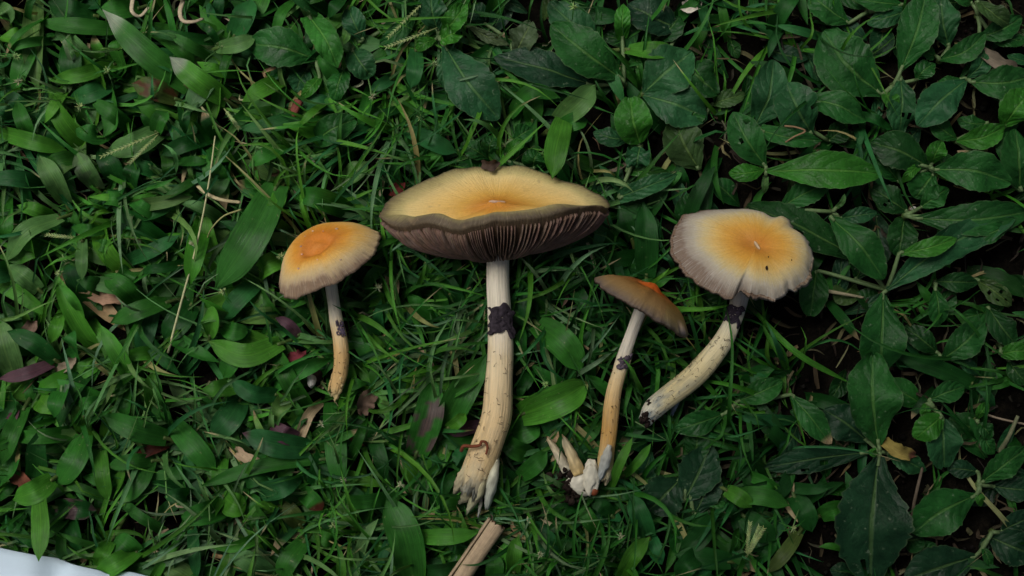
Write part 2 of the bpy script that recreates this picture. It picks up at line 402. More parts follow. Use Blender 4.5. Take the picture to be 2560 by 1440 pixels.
weed((2322, 420), "weed with a wide bright oval leaf opposite a dark drooping one", [
    ((2334, 424), (2526, 456), 96, 'w', dict(b=-14, z=(12, 21, 16))),
    ((2320, 416), (2178, 356), 92, 'wd', dict(z=(11, 17, 12), b=8)),
    ((2328, 411), (2356, 354), 48, 'wb', dict(z=(12, 20, 18))),
    ((2334, 434), (2288, 496), 84, 'w', dict(z=(9, 12, 8))),
    ((2298, 413), (2256, 459), 24, 'wb', dict(z=(12, 16, 10), k='l')),
    ((2250, 455), (2198, 384), 50, 'w', dict(z=(7, 11, 9)))], zc=10)
weed((2170, 30), "weed with three overlapping oval leaves above the huge broad dark leaf", [
    ((2122, 58), (2022, -16), 80, 'w', dict(z=(8, 15, 12))),
    ((2262, 12), (2136, -4), 50, 'w', dict(z=(8, 14, 12))),
    ((2280, 24), (2168, 60), 50, 'wg', dict(z=(7, 12, 9)))])
weed((2444, 40), "pale spotted weed with curled leaf margins beside a dry leaf scrap", [
    ((2440, 2), (2522, 62), 58, 'wo', dict(z=(10, 17, 13), wave=.14, cup=.3)),
    ((2448, 94), (2554, 44), 60, 'w', dict(z=(8, 13, 11))),
    ((2480, 98), (2560, 104), 44, 'w', dict(z=(6, 10, 8), k='r')),
    ((2430, 10), (2400, -40), 60, 'w', dict(z=(8, 14, 12)))])
weed((2215, 726), "large weed rosette with a long wavy blue-green leaf and a broad crinkled leaf", [
    ((2216, 724), (2534, 546), 82, 'wg', dict(b=-22, z=(12, 22, 20), wave=.13, s=1.05)),
    ((2248, 634), (2392, 596), 46, 'wb', dict(z=(20, 26, 24), b=5)),
    ((2207, 734), (2196, 942), 112, 'w', dict(z=(12, 19, 11), b=-4, wave=.08, cup=.2)),
    ((2042, 676), (2026, 790), 72, 'w', dict(z=(6, 12, 9), k='r', serr=.02)),
    ((2075, 541), (2209, 698), 90, 'w', dict(b=-10, z=(15, 25, 18))),
    ((2150, 652), (1868, 512), 96, 'wd', dict(b=10, z=(8, 13, 13), holes=2)),
    ((2140, 700), (2180, 610), 70, 'wd', dict(z=(5, 9, 7)))], zc=10)
weed((2080, 530), "weed with a pale upright stalk and narrow blue-green leaves beside the pale flat cap", [
    ((2098, 546), (2192, 532), 40, 'wg', dict(z=(10, 15, 12))),
    ((1946, 522), (2078, 456), 62, 'w', dict(z=(8, 14, 12), b=-5)),
    ((2090, 520), (2112, 484), 14, 'gp', dict(z=(14, 20, 22), k='l'))], zc=12)
weed((2262, 540), "weed with a broad flat bright leaf running past a white crumb", [
    ((2284, 546), (2585, 528), 84, 'w', dict(b=12, z=(12, 22, 18), cup=.1)),
    ((2260, 545), (2246, 640), 76, 'wd', dict(z=(6, 11, 9), k='r')),
    ((2536, 552), (2418, 600), 46, 'w', dict(z=(18, 22, 20), b=-6)),
    ((2270, 530), (2180, 470), 70, 'wd', dict(z=(7, 11, 9), holes=2)),
    ((2300, 520), (2370, 470), 56, 'w', dict(z=(7, 12, 9)))], zc=10)
weed((2336, 706), "small drooping weed with short oval leaves over bare soil", [
    ((2340, 704), (2444, 706), 50, 'wd', dict(z=(8, 13, 9))),
    ((2338, 720), (2346, 816), 52, 'w', dict(z=(10, 15, 10))),
    ((2440, 698), (2530, 764), 52, 'wo', dict(z=(6, 11, 9), holes=4, wave=.12))])
weed((2352, 898), "young weed with two spreading oval leaves like a butterfly", [
    ((2354, 900), (2460, 806), 76, 'w', dict(z=(9, 16, 12), b=6)),
    ((2346, 884), (2260, 816), 60, 'wd', dict(z=(8, 13, 9))),
    ((2384, 890), (2448, 938), 32, 'wg', dict(z=(6, 9, 6)))], zc=7)
weed((2500, 860), "weed with a dark spotted leaf and a small bright rounded leaf near bare soil", [
    ((2468, 766), (2542, 866), 70, 'wd', dict(z=(6, 12, 10))),
    ((2500, 886), (2585, 880), 44, 'wb', dict(z=(9, 14, 12), k='r')),
    ((2520, 900), (2570, 960), 50, 'wd', dict(z=(4, 8, 7)))])
weed((2197, 1128), "large dark rosette with one huge torn leaf hanging down and a broad upright leaf", [
    ((2197, 1116), (2182, 884), 128, 'w', dict(z=(11, 22, 16), b=-8, wave=.1, cup=.22)),
    ((2198, 1140), (2176, 1462), 182, 'wgd', dict(z=(10, 18, 12), b=8, torn=.26, serr=.08, cup=.12, nu=34)),
    ((2170, 1131), (1908, 1170), 66, 'wgd', dict(z=(7, 9, 7), b=4, holes=2)),
    ((2170, 1104), (2060, 1024), 90, 'wgd', dict(z=(7, 11, 9))),
    ((2214, 1132), (2314, 1178), 50, 'wg', dict(z=(7, 9, 6), serr=.12)),
    ((2192, 1130), (2178, 1122), 24, 'wb', dict(z=(13, 17, 17), k='r'))], zc=10)
weed((2334, 1022), "weed on bare soil with a squared-off hanging leaf and a shiny rounded leaf", [
    ((2322, 1000), (2412, 966), 52, 'w', dict(z=(9, 13, 10))),
    ((2357, 1046), (2360, 1168), 92, 'wg', dict(z=(9, 14, 8), k='r')),
    ((2354, 1042), (2288, 1096), 62, 'wb', dict(z=(12, 18, 13), k='r')),
    ((2318, 1008), (2312, 1046), 26, 'wb', dict(z=(9, 10, 7), k='r'))])
weed((2446, 1212), "weed with a toothed kite-shaped leaf on a long stalk beside bare soil", [
    ((2452, 1208), (2568, 1120), 68, 'w', dict(z=(9, 16, 13))),
    ((2440, 1238), (2282, 1334), 104, 'w', dict(z=(10, 16, 10), b=10, k='w')),
    ((2445, 1180), (2368, 1172), 46, 'wgd', dict(z=(5, 7, 5))),
    ((2448, 1232), (2456, 1262), 26, 'wb', dict(z=(10, 11, 8), k='r')),
    ((2480, 1215), (2590, 1225), 60, 'wgd', dict(z=(5, 8, 6)))], zc=9)
weed((2440, 1050), "slender bright green seedling with small paired leaves on open soil", [
    ((2442, 1050), (2472, 1008), 30, 'wb', dict(z=(8, 13, 11))),
    ((2444, 1056), (2478, 1096), 40, 'w', dict(z=(9, 12, 9))),
    ((2460, 1080), (2486, 1134), 40, 'w', dict(z=(7, 9, 6)))])
weed((2480, 1330), "weed with faded drab leaves in the darkest corner of soil", [
    ((2500, 1330), (2590, 1290), 60, 'wgd', dict(z=(4, 8, 7))),
    ((2470, 1340), (2590, 1390), 90, 'wgd', dict(z=(4, 9, 7))),
    ((2456, 1362), (2480, 1420), 28, 'w', dict(z=(5, 8, 6))),
    ((2440, 1390), (2260, 1450), 110, 'wgd', dict(z=(3, 6, 4)))])
weed((1832, 1018), "weed with smooth mid-green leaves beside the curved stem of the pale flat cap", [
    ((1812, 1034), (1686, 1076), 60, 'w', dict(z=(8, 14, 10), serr=.02)),
    ((1842, 1004), (1958, 954), 60, 'w', dict(z=(8, 14, 11), serr=.03)),
    ((1976, 986), (2076, 1110), 60, 'w', dict(z=(8, 13, 9), tip='tan', tipat=.86))])
weed((1716, 1196), "dark blue-green lobed weed lying beside the torn white mushroom base", [
    ((1708, 1256), (1776, 1112), 104, 'wgd', dict(z=(5, 9, 7), serr=.1)),
    ((1700, 1198), (1622, 1276), 104, 'wgd', dict(z=(5, 9, 6), serr=.12)),
    ((1735, 1290), (1790, 1170), 74, 'wgd', dict(z=(4, 7, 6))),
    ((1730, 1150), (1742, 1080), 66, 'wd', dict(z=(4, 8, 7)))], zc=5)
weed((1100, 92), "weed with a long grey-green oval leaf below and a crinkled bright leaf above", [
    ((1110, 112), (1248, 298), 118, 'wg', dict(b=8, z=(13, 24, 18), cup=.12, roll=-.05)),
    ((1095, 80), (1076, -22), 70, 'wg', dict(z=(13, 20, 18))),
    ((1099, 91), (1164, 10), 54, 'wb', dict(z=(15, 24, 22), wave=.15, cup=.3)),
    ((1100, 100), (1150, 78), 50, 'wb', dict(z=(17, 23, 20), k='r', wave=.15)),
    ((1092, 97), (1038, 126), 34, 'wb', dict(z=(13, 17, 14))),
    ((1112, 128), (1114, 224), 38, 'wg', dict(z=(12, 15, 12)))], zc=12)
weed((1560, 212), "weed with a large veined shiny leaf lying over a dark bluish one", [
    ((1556, 198), (1378, 62), 108, 'w', dict(b=-4, z=(15, 26, 20), cup=.2, roll=.1)),
    ((1484, 214), (1236, 142), 92, 'wgd', dict(b=6, z=(10, 17, 13))),
    ((1500, 130), (1372, 6), 96, 'wg', dict(z=(8, 14, 12))),
    ((1556, 98), (1560, 8), 42, 'wb', dict(z=(10, 18, 15), k='l'))], zc=11)
weed((1609, 236), "weed with wide bluish leaves split by thick pale midribs", [
    ((1609, 232), (1730, 130), 122, 'wg', dict(z=(12, 20, 15))),
    ((1609, 238), (1768, 296), 106, 'wg', dict(z=(12, 18, 13), holes=1)),
    ((1700, 74), (1570, 10), 100, 'wgd', dict(z=(8, 14, 11))),
    ((1640, 100), (1700, 40), 66, 'wd', dict(z=(6, 11, 9)))], zc=11)
weed((1600, 364), "weed with a bright rounded leaf above a curled crinkled bluish leaf", [
    ((1600, 358), (1576, 244), 92, 'wb', dict(z=(13, 23, 19), k='r', serr=.02)),
    ((1572, 350), (1484, 330), 50, 'wg', dict(z=(10, 15, 12))),
    ((1600, 368), (1592, 420), 62, 'wg', dict(z=(14, 20, 16), wave=.25, k='r')),
    ((1566, 428), (1674, 430), 28, 'g', dict(z=(10, 15, 12), k='l')),
    ((1546, 494), (1694, 436), 46, 'wg', dict(z=(12, 20, 16), k='l'))], zc=11)
weed((1275, 105), "drab grey-green weed leaves with worn edges between two large leaves", [
    ((1286, 138), (1328, 56), 72, 'gr', dict(z=(10, 17, 14), wave=.1)),
    ((1168, 64), (1272, 112), 28, 'gr', dict(z=(8, 13, 11), serr=.15, holes=2)),
    ((1215, 60), (1170, 10), 50, 'wgd', dict(z=(6, 11, 9)))])
weed((790, 148), "weed with an oval deeply veined leaf among fine grass", [
    ((789, 148), (618, 110), 98, 'w', dict(b=10, z=(14, 22, 17), cup=.15)),
    ((772, 40), (845, 170), 66, 'g', dict(b=-8, z=(15, 25, 20), k='l')),
    ((800, 192), (756, 242), 36, 'wb', dict(z=(12, 17, 13), k='r', serr=.02)),
    ((770, 170), (740, 230), 60, 'wg', dict(z=(8, 11, 9)))], zc=12)
weed((895, 110), "weed with three rounded leaves, one with a scorched edge, beside fine grass", [
    ((908, 100), (870, 14), 58, 'wg', dict(z=(12, 19, 16), tip='tan', tipat=.93)),
    ((880, 125), (928, 192), 70, 'wg', dict(z=(10, 16, 12), k='r')),
    ((860, 170), (835, 250), 56, 'w', dict(z=(11, 17, 13), k='r')),
    ((1042, 34), (950, 112), 46, 'w', dict(z=(12, 17, 14)))])
weed((778, 352), "single dark smooth oval leaf above the small orange-brown cap", [
    ((780, 357), (888, 298), 70, 'w', dict(b=-6, z=(14, 23, 19), k='r', serr=.01))])
weed((1222, 392), "low weed with small blunt leaves behind the large saucer-shaped cap", [
    ((1222, 398), (1152, 358), 46, 'w', dict(z=(10, 17, 14))),
    ((1222, 388), (1236, 340), 44, 'w', dict(z=(11, 18, 16), k='r')),
    ((1262, 388), (1314, 352), 34, 'wb', dict(z=(11, 18, 16), k='l')),
    ((1332, 420), (1346, 380), 60, 'w', dict(z=(11, 17, 15), k='r')),
    ((1282, 350), (1330, 320), 50, 'w', dict(z=(9, 14, 12)))])

# ---- broad-bladed grass, each tuft one plant
def tuft(label, blades, group=None):
    cx = sum(b_[0][0] for b_ in blades) / len(blades); cy = sum(b_[0][1] for b_ in blades) / len(blades)
    root = empty("grass_tuft", P(cx, cy, 0), label, "grass tuft", group)
    for L in blades:
        base, tip, w, tint = L[:4]; o = L[4] if len(L) > 4 else {}
        z = o.get('z', (R.uniform(4, 8), 18 + R.uniform(-3, 4), 14 + R.uniform(-4, 4)))
        pts = bent(base, tip, o.get('b', R.uniform(-8, 8)))
        path = px_path(pts, z)
        dirv = (path[0] - path[1]); dirv.z = 0
        foot = path[0] + dirv.normalized() * .010; foot.z = -.001          # sheath runs into the ground
        b = MB(); 
        sheath = [foot, foot.lerp(path[0], .55) + Vector((0, 0, .0008)), path[0]]
        stalk_into(b, sheath + [path[0].lerp(path[1], .12)], .0012, .0009, jit(TINT['ol'], .25), 6)
        b.build("sheath", M_SMALL, root)
        b = MB()
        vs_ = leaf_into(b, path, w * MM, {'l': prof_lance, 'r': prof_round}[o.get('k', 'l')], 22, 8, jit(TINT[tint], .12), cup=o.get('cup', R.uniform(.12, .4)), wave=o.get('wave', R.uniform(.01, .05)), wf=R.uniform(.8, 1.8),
                        serr=o.get('serr', .012), roll=o.get('roll', R.uniform(-.25, .25)), twist=R.uniform(-.5, .5), tip=TINT.get(o.get('tip')), tipat=o.get('tipat', .82), torn=o.get('torn', 0),
                        patch=TINT.get(o.get('patch')))
        b.build("leaf", M_BLADE, root); splat(ceilL, vs_, .002)
    return root
tuft("two broad grass blades with pale frosted tips lying side by side", [
    ((474, 220), (256, 24), 64, 'g', dict(b=-8, z=(12, 24, 20), tip='fr', tipat=.76)),
    ((568, 252), (425, 142), 56, 'gb', dict(b=-4, z=(15, 28, 24), tip='fr', tipat=.72))])
tuft("pale worn grass blades with a folded whitish leaf by a dark narrow one", [
    ((544, 120), (640, 90), 42, 'gp', dict(z=(14, 22, 18))), ((585, 92), (628, -4), 60, 'gg', dict(z=(12, 19, 15))),
    ((546, 110), (496, 56), 20, 'gd', dict(z=(14, 20, 16)))])
tuft("grass tuft with a blade browned along one edge", [
    ((442, 248), (328, 208), 54, 'ol', dict(z=(12, 20, 17), patch='rd')), ((295, 75), (92, 54), 44, 'g'), ((292, 158), (122, 202), 38, 'gb'), ((292, 204), (168, 252), 46, 'gg')])
tuft("grass tuft with an oval pale-sheened blade crossed by two seed spikes", [
    ((398, 330), (266, 378), 60, 'gp', dict(b=-10, z=(12, 20, 15))), ((390, 330), (420, 278), 40, 'g', dict(z=(14, 20, 18))), ((332, 326), (224, 248), 38, 'g'), ((522, 350), (402, 388), 40, 'gd')])
tuft("grass tuft of pale blades standing upright with streaked tips", [
    ((166, 505), (98, 388), 52, 'gp', dict(z=(10, 24, 22))), ((246, 472), (188, 378), 50, 'gp', dict(z=(10, 22, 20), patch='gr')), ((302, 462), (248, 368), 54, 'gd', dict(z=(8, 16, 13))), ((-8, 328), (168, 376), 42, 'gb'),
    ((330, 470), (340, 405), 44, 'gd')])
tuft("curved pale grass blade arching over darker tufts", [
    ((152, 545), (14, 655), 48, 'gp', dict(b=26, z=(14, 27, 18))), ((136, 546), (42, 513), 36, 'gb'), ((98, 724), (22, 662), 46, 'gp', dict(z=(8, 14, 11))), ((272, 576), (178, 568), 30, 'g')])
tuft("small upright pale blade standing alone above fine grass", [((207, 600), (205, 700), 30, 'gp', dict(z=(18, 26, 22), roll=.1, b=2))])
tuft("long glossy broad blade leaning beside the small orange-brown cap", [
    ((694, 462), (537, 726), 90, 'g', dict(b=-10, z=(16, 30, 22), cup=.16, roll=.0)), ((706, 470), (668, 545), 40, 'gb', dict(z=(14, 22, 20)))])
tuft("grass tuft with crossing mid-green blades below a thin straw", [
    ((347, 758), (260, 688), 50, 'g'), ((308, 656), (448, 588), 40, 'gg', dict(z=(8, 18, 15))), ((422, 755), (276, 808), 48, 'g', dict(z=(10, 20, 15))), ((162, 768), (126, 858), 34, 'gb'),
    ((480, 760), (410, 850), 64, 'gd', dict(z=(6, 12, 10)))])
tuft("grass tuft with two short rounded leaves facing each other", [
    ((525, 842), (524, 768), 48, 'gb', dict(z=(14, 24, 21), k='r')), ((552, 816), (618, 826), 44, 'g', dict(z=(14, 22, 18), k='r')), ((652, 698), (548, 806), 50, 'gg', dict(z=(10, 18, 14)))])
tuft("wide forked-looking grass blades with a browned corner", [
    ((704, 858), (520, 852), 58, 'gb', dict(b=-34, z=(12, 22, 16), tip='ol', tipat=.93)), ((604, 882), (558, 944), 46, 'g', dict(z=(10, 18, 13))), ((694, 986), (578, 952), 44, 'gg', dict(b=-14, z=(8, 17, 14)))])
tuft("light green wide blade crossed by a dark arching one", [
    ((34, 935), (-4, 796), 70, 'gp', dict(z=(8, 18, 15))), ((142, 902), (18, 828), 46, 'gd', dict(b=10, z=(12, 22, 19))), ((132, 908), (-4, 948), 34, 'pu', dict(z=(10, 18, 15)))])
tuft("grass tuft with a purple-backed blade beside a long green one", [
    ((46, 1008), (6, 1072), 24, 'pu'), ((62, 1018), (4, 1164), 46, 'g', dict(z=(12, 22, 18))), ((212, 1088), (142, 1214), 66, 'g', dict(z=(10, 18, 13)))])
tuft("grass tuft with two parallel blades above a purple leaf tip", [
    ((418, 1096), (258, 1038), 56, 'g', dict(z=(10, 22, 18))), ((384, 1152), (268, 1166), 38, 'g', dict(z=(10, 18, 14))), ((376, 1150), (303, 1258), 46, 'g', dict(z=(10, 17, 13), tip='gp')),
    ((420, 1110), (335, 1148), 26, 'rd', dict(z=(6, 12, 12))), ((250, 1118), (272, 1254), 40, 'gb', dict(z=(8, 15, 11)))])
tuft("bright yellow-green blade hanging down to the white cloth", [
    ((98, 1236), (97, 1404), 44, 'gb', dict(z=(22, 32, 36), b=-4, cup=.1, roll=.0)), ((132, 1198), (32, 1248), 56, 'gb', dict(z=(16, 25, 20), b=-8))])
tuft("grass tuft with a wavy blade edged in purple red", [
    ((140, 1268), (242, 1276), 50, 'gd', dict(z=(8, 16, 12), patch='pu')), ((432, 1058), (542, 1184), 60, 'g', dict(z=(6, 15, 11))), ((602, 998), (526, 1094), 66, 'gg', dict(z=(6, 14, 11)))])
tuft("wide grass blade with a silvery folded end above a long narrow one", [
    ((774, 1122), (606, 1082), 62, 'gg', dict(b=-8, z=(12, 22, 20), tip='pu', tipat=.87)), ((742, 1096), (678, 1062), 44, 'pu', dict(z=(14, 20, 17))), ((812, 1148), (496, 1218), 36, 'g', dict(b=16, z=(10, 20, 15)))])
tuft("small rounded bright leaf in a dark gap of the grass", [((558, 1240), (614, 1268), 60, 'gb', dict(k='r', z=(10, 17, 14)))])
tuft("grass tuft of short upright blades by the white cloth", [
    ((345, 1378), (236, 1444), 50, 'gb', dict(z=(12, 24, 18))), ((345, 1388), (288, 1342), 58, 'g', dict(z=(10, 18, 14))), ((282, 1348), (238, 1418), 36, 'gb', dict(z=(12, 22, 17))), ((480, 1316), (492, 1450), 30, 'gg', dict(z=(10, 18, 14)))])
tuft("grass tuft with a leaf reddened at the tip", [
    ((748, 1226), (806, 1278), 46, 'g', dict(z=(10, 17, 13), tip='rd', tipat=.66)), ((750, 1312), (698, 1254), 46, 'ol', dict(z=(8, 13, 10))), ((762, 1352), (698, 1456), 52, 'g', dict(z=(10, 18, 13)))])
tuft("broad mottled blade blotched with purple and tan beside the tallest mushroom's stem", [((1040, 1138), (1086, 946), 72, 'g', dict(b=8, z=(8, 18, 14), patch='pu'))])
tuft("smooth upright blade curving towards the tallest mushroom's stem", [
    ((1102, 1092), (1216, 886), 74, 'g', dict(b=-10, z=(8, 19, 15))), ((1120, 1070), (1164, 1034), 30, 'gb', dict(z=(16, 22, 18)))])
tuft("broad blade with a torn whitened tip between two mushroom stems", [
    ((1304, 1036), (1474, 956), 78, 'gb', dict(b=6, z=(13, 25, 19), tip='tan', tipat=.92, torn=.12)), ((1274, 1084), (1350, 1058), 66, 'g', dict(z=(6, 11, 9))), ((1322, 1132), (1262, 1098), 50, 'g', dict(z=(6, 13, 11), cup=.6)),
    ((1300, 1192), (1368, 1128), 46, 'g', dict(z=(10, 17, 14)))])
tuft("purple-tinged blade tucked under the tallest mushroom's stem base", [
    ((1202, 1060), (1112, 1080), 34, 'pu', dict(z=(6, 10, 10))), ((1196, 1100), (1096, 1106), 32, 'g', dict(z=(5, 9, 8))), ((1172, 1162), (1130, 1138), 46, 'gg', dict(z=(5, 11, 9)))])
tuft("very wide dark glossy blade rising beside the split dry stalk", [
    ((1034, 1452), (966, 1240), 82, 'g', dict(b=12, z=(8, 21, 16))), ((1036, 1340), (1196, 1332), 40, 'gb', dict(b=6, z=(12, 22, 18)))])
tuft("short upright blades between the dry stalk and the torn white mushroom base", [
    ((1285, 1434), (1296, 1340), 38, 'gb', dict(z=(8, 17, 14))), ((1232, 1455), (1236, 1384), 44, 'g', dict(z=(6, 11, 9))), ((1500, 1330), (1455, 1260), 40, 'g', dict(z=(6, 12, 9))), ((1530, 1290), (1472, 1250), 36, 'gd', dict(z=(6, 12, 9)))])
tuft("narrow straight blades leaning on the thin-stemmed mushroom's base", [
    ((1522, 1230), (1582, 1092), 24, 'gb', dict(z=(10, 24, 22), b=-3)), ((1558, 1192), (1628, 1108), 22, 'gb', dict(z=(8, 20, 17), b=4))])
tuft("grass tuft with bright slanting blades near the dark lobed weed", [
    ((1552, 1446), (1624, 1342), 44, 'gb', dict(z=(8, 18, 15))), ((1622, 1342), (1578, 1236), 50, 'gg', dict(z=(8, 15, 11))), ((1782, 1296), (1700, 1380), 52, 'gd', dict(z=(6, 12, 10))), ((1826, 1404), (1686, 1388), 52, 'gd', dict(z=(7, 12, 10)))])
tuft("smooth lance-shaped blade lying between two mushroom stems with a scuffed surface", [((1342, 808), (1458, 928), 74, 'g', dict(b=-10, z=(10, 20, 16)))])
tuft("upright ribbed blade between the large saucer-shaped cap and the pale flat cap", [((1616, 695), (1608, 500), 62, 'gd', dict(z=(5, 14, 12), b=3)), ((1580, 600), (1545, 520), 40, 'gd', dict(z=(5, 10, 9)))])
tuft("dark blade crossing behind the small orange-brown mushroom's stem", [
    ((908, 728), (972, 656), 30, 'g', dict(z=(8, 18, 15))), ((960, 822), (868, 830), 36, 'gd', dict(z=(5, 10, 9))), ((760, 800), (720, 760), 60, 'gd', dict(z=(3, 6, 6))), ((748, 838), (688, 794), 26, 'pu', dict(z=(10, 16, 14)))])
tuft("bent grass blades folded over behind the large cap, one tip resting on its rim", [
    ((1412, 288), (1380, 448), 58, 'gb', dict(b=5, z=(12, 27, 30), roll=0, cup=.15)), ((1395, 302), (1490, 212), 62, 'gp', dict(z=(12, 22, 19))), ((1276, 288), (1402, 244), 40, 'g', dict(b=-38, z=(8, 20, 16))), ((1332, 302), (1328, 228), 52, 'g', dict(z=(6, 12, 10))),
    ((1400, 320), (1470, 300), 46, 'g', dict(z=(10, 18, 14)))])
tuft("plain short grass blade lying level under the weed with pale midribs", [((1568, 124), (1694, 124), 48, 'gb', dict(b=4, z=(12, 20, 16)))])
tuft("arrow-shaped blade and a pale pointed blade above the large cap's edge", [
    ((1040, 124), (1028, 222), 42, 'gg', dict(z=(13, 22, 18))), ((1018, 328), (1142, 382), 46, 'gg', dict(z=(13, 22, 17))), ((1090, 420), (1070, 380), 44, 'g', dict(z=(10, 20, 17)))])
tuft("long narrow blade drooping from the pale flat cap toward bare soil", [
    ((1878, 772), (2130, 960), 16, 'gb', dict(b=22, z=(10, 24, 9), cup=.5)), ((2440, 962), (2232, 888), 44, 'gd', dict(z=(5, 10, 9)))])
tuft("glossy sprawling blades beside the huge torn weed leaf", [
    ((1830, 1240), (1975, 1265), 46, 'g', dict(b=-12, z=(7, 15, 11))), ((1815, 1225), (1880, 1270), 40, 'gb', dict(z=(9, 16, 12))), ((1985, 1240), (2030, 1330), 54, 'gd', dict(z=(5, 11, 8))), ((2050, 1290), (2115, 1270), 50, 'g', dict(z=(6, 12, 9))),
    ((1998, 1332), (1916, 1434), 34, 'ol', dict(z=(6, 12, 9))), ((1860, 1290), (1940, 1350), 60, 'gd', dict(z=(4, 9, 7))), ((1750, 1380), (1690, 1440), 50, 'gd')])
tuft("slanting pale blades in the far grass near dry curled straw", [
    ((30, 60), (-10, 10), 40, 'gp'), ((240, 40), (120, 6), 60, 'gd', dict(z=(6, 14, 11))), ((350, 20), (240, 30), 50, 'g'), ((30, 160), (-20, 165), 36, 'gg'), ((60, 300), (-10, 235), 70, 'gg', dict(z=(6, 15, 13))), ((90, 360), (40, 250), 40, 'g')])

# ------------------------------------------------------------------ mushrooms
def sstep(a, b, x):
    t = max(0, min(1, (x - a) / (b - a))); return t * t * (3 - 2 * t)
def make_cap(root, rim_ctrl, centre, stem_top, stem_r, mat, top_h, under, ngill, gdepth, gcol, lip=.0012, tintf=None, nphi=144, nt=26, jitter=.0004, seed=1):
    rr = random.Random(seed)
    C = P(*centre); rim = catmull([P(*q) for q in rim_ctrl], nphi, True)
    cen = sum(rim, Vector()) / nphi; ax = Vector()
    for i in range(nphi): ax += (rim[i] - cen).cross(rim[(i + 1) % nphi] - cen)
    ax.normalize()
    if ax.z < 0: ax = -ax
    jits = []
    for i in range(nphi):
        a = 6.2832 * i / nphi
        jits.append((rim[i] - cen).normalized() * (mnoise.noise(Vector((math.cos(a) * 9, math.sin(a) * 9, seed))) * jitter * 2 + rr.uniform(-jitter, jitter) * .7) + ax * mnoise.noise(Vector((math.cos(a) * 5, math.sin(a) * 5, seed + 7))) * jitter * 2)
    smooth_rim = [v.copy() for v in rim]; rim = [rim[i] + jits[i] for i in range(nphi)]
    def top(t, i):
        a = 6.2832 * i / nphi
        p = C.lerp(smooth_rim[i], t) + jits[i] * sstep(.82, 1, t); fade = t * (1 - t) * 4
        return p + ax * (top_h(t, a) + mnoise.noise(Vector((math.cos(a) * 2.5 * t, math.sin(a) * 2.5 * t, seed))) * .0011 * fade)
    b = MB(); rows = []
    c0 = b.add(C + ax * top_h(0, 0), (1, 1, 1), (0, 0), (0, 0, 0))
    for k in range(1, nt + 1):
        t = (k / nt) ** .9; rows.append([])
        for i in range(nphi):
            a = 6.2832 * i / nphi
            tc = tintf(t, a) if tintf else (1, 1, 1)
            rows[-1].append(b.add(top(t, i), tc, (i / nphi, t), (math.cos(a), math.sin(a), t)))
    # rolled lip, then the underside down to the stem
    st = P(*stem_top); lows = []
    ringd = []
    sa = (C - st).normalized()
    for i in range(nphi):
        d = rim[i] - cen; d = d - sa * d.dot(sa); d = d.normalized() if d.length > 1e-6 else Vector((1, 0, 0)); ringd.append(d)
    def low(i): return rim[i] - ax * lip + (cen - rim[i]).normalized() * lip * .6
    def und(t, i):
        p = low(i).lerp(st + ringd[i] * stem_r, t)
        return p + ax * (under * (t ** .55) * (1 - t) ** .8 * 2.1)
    for t, kind in ((0, 0), (.03, 1), (.12, 1), (.25, 1), (.42, 1), (.6, 1), (.8, 1), (1, 1)):
        rows.append([])
        for i in range(nphi):
            a = 6.2832 * i / nphi
            rows[-1].append(b.add(und(t, i), (.75, .6, .5) if t > 0 else (.8, .7, .6), (i / nphi, 1), (math.cos(a), math.sin(a), 1)))
    for i in range(nphi):
        j = (i + 1) % nphi
        b.f.append((c0, rows[0][i], rows[0][j]))
        for k in range(len(rows) - 1): b.f.append((rows[k][i], rows[k + 1][i], rows[k + 1][j], rows[k][j]))
    cap = b.build("cap", mat, root)
    pts = [Vector(p) for p in b.v[::3]]; splat(ceilM, pts, .004, 1)
    for g in range(ngill):                       # each gill its own thin plate under the cap
        fi = (g + rr.uniform(-.2, .2)) * nphi / ngill; i = int(fi) % nphi; gb = MB(); n = 9
        long_ = 1.0 if g % 2 == 0 else rr.uniform(.45, .75)
        for k in range(n + 1):
            t = .015 + (.97 * long_ - .015) * k / n
            p = und(t, i); pn = und(min(1, t + .02), i); q = und(t, (i + 2) % nphi) - und(t, (i - 2) % nphi)
            tn = (pn - p); sd_ = q.normalized() if q.length > 1e-7 else Vector((1, 0, 0)); nr = sd_.cross(tn)
            nr = nr.normalized() if nr.length > 1e-9 else -ax
            if nr.dot(ax) > 0: nr = -nr
            dep = gdepth * min(1, .45 + k / n * 2.2) * (1 - .35 * sstep(.7, 1, k / n)) * (1 if k < n else .55)
            wob = sd_ * mnoise.noise(Vector((g * .9, t * 5, seed))) * .0005
            hw = .00035; col = jit(gcol, .22, rr); dark = lerp3(col, (.02, .013, .012), .5)
            gb.add(p - sd_ * hw + nr * -.0003, dark, (t, 0)); gb.add(p + nr * dep + wob - sd_ * .00012, col, (t, .4)); gb.add(p + nr * dep + wob + sd_ * .00012, col, (t, .6)); gb.add(p + sd_ * hw - nr * .0003, dark, (t, 1))
        for k in range(n):
            a = k * 4
            for m in range(3): gb.f.append((a + m, a + m + 1, a + m + 5, a + m + 4))
        gb.f.append((0, 1, 2, 3)[::-1]); gb.f.append((n * 4, n * 4 + 1, n * 4 + 2, n * 4 + 3))
        gb.build("gill", M_GILL, cap)
    return cap, C, ax, top, und
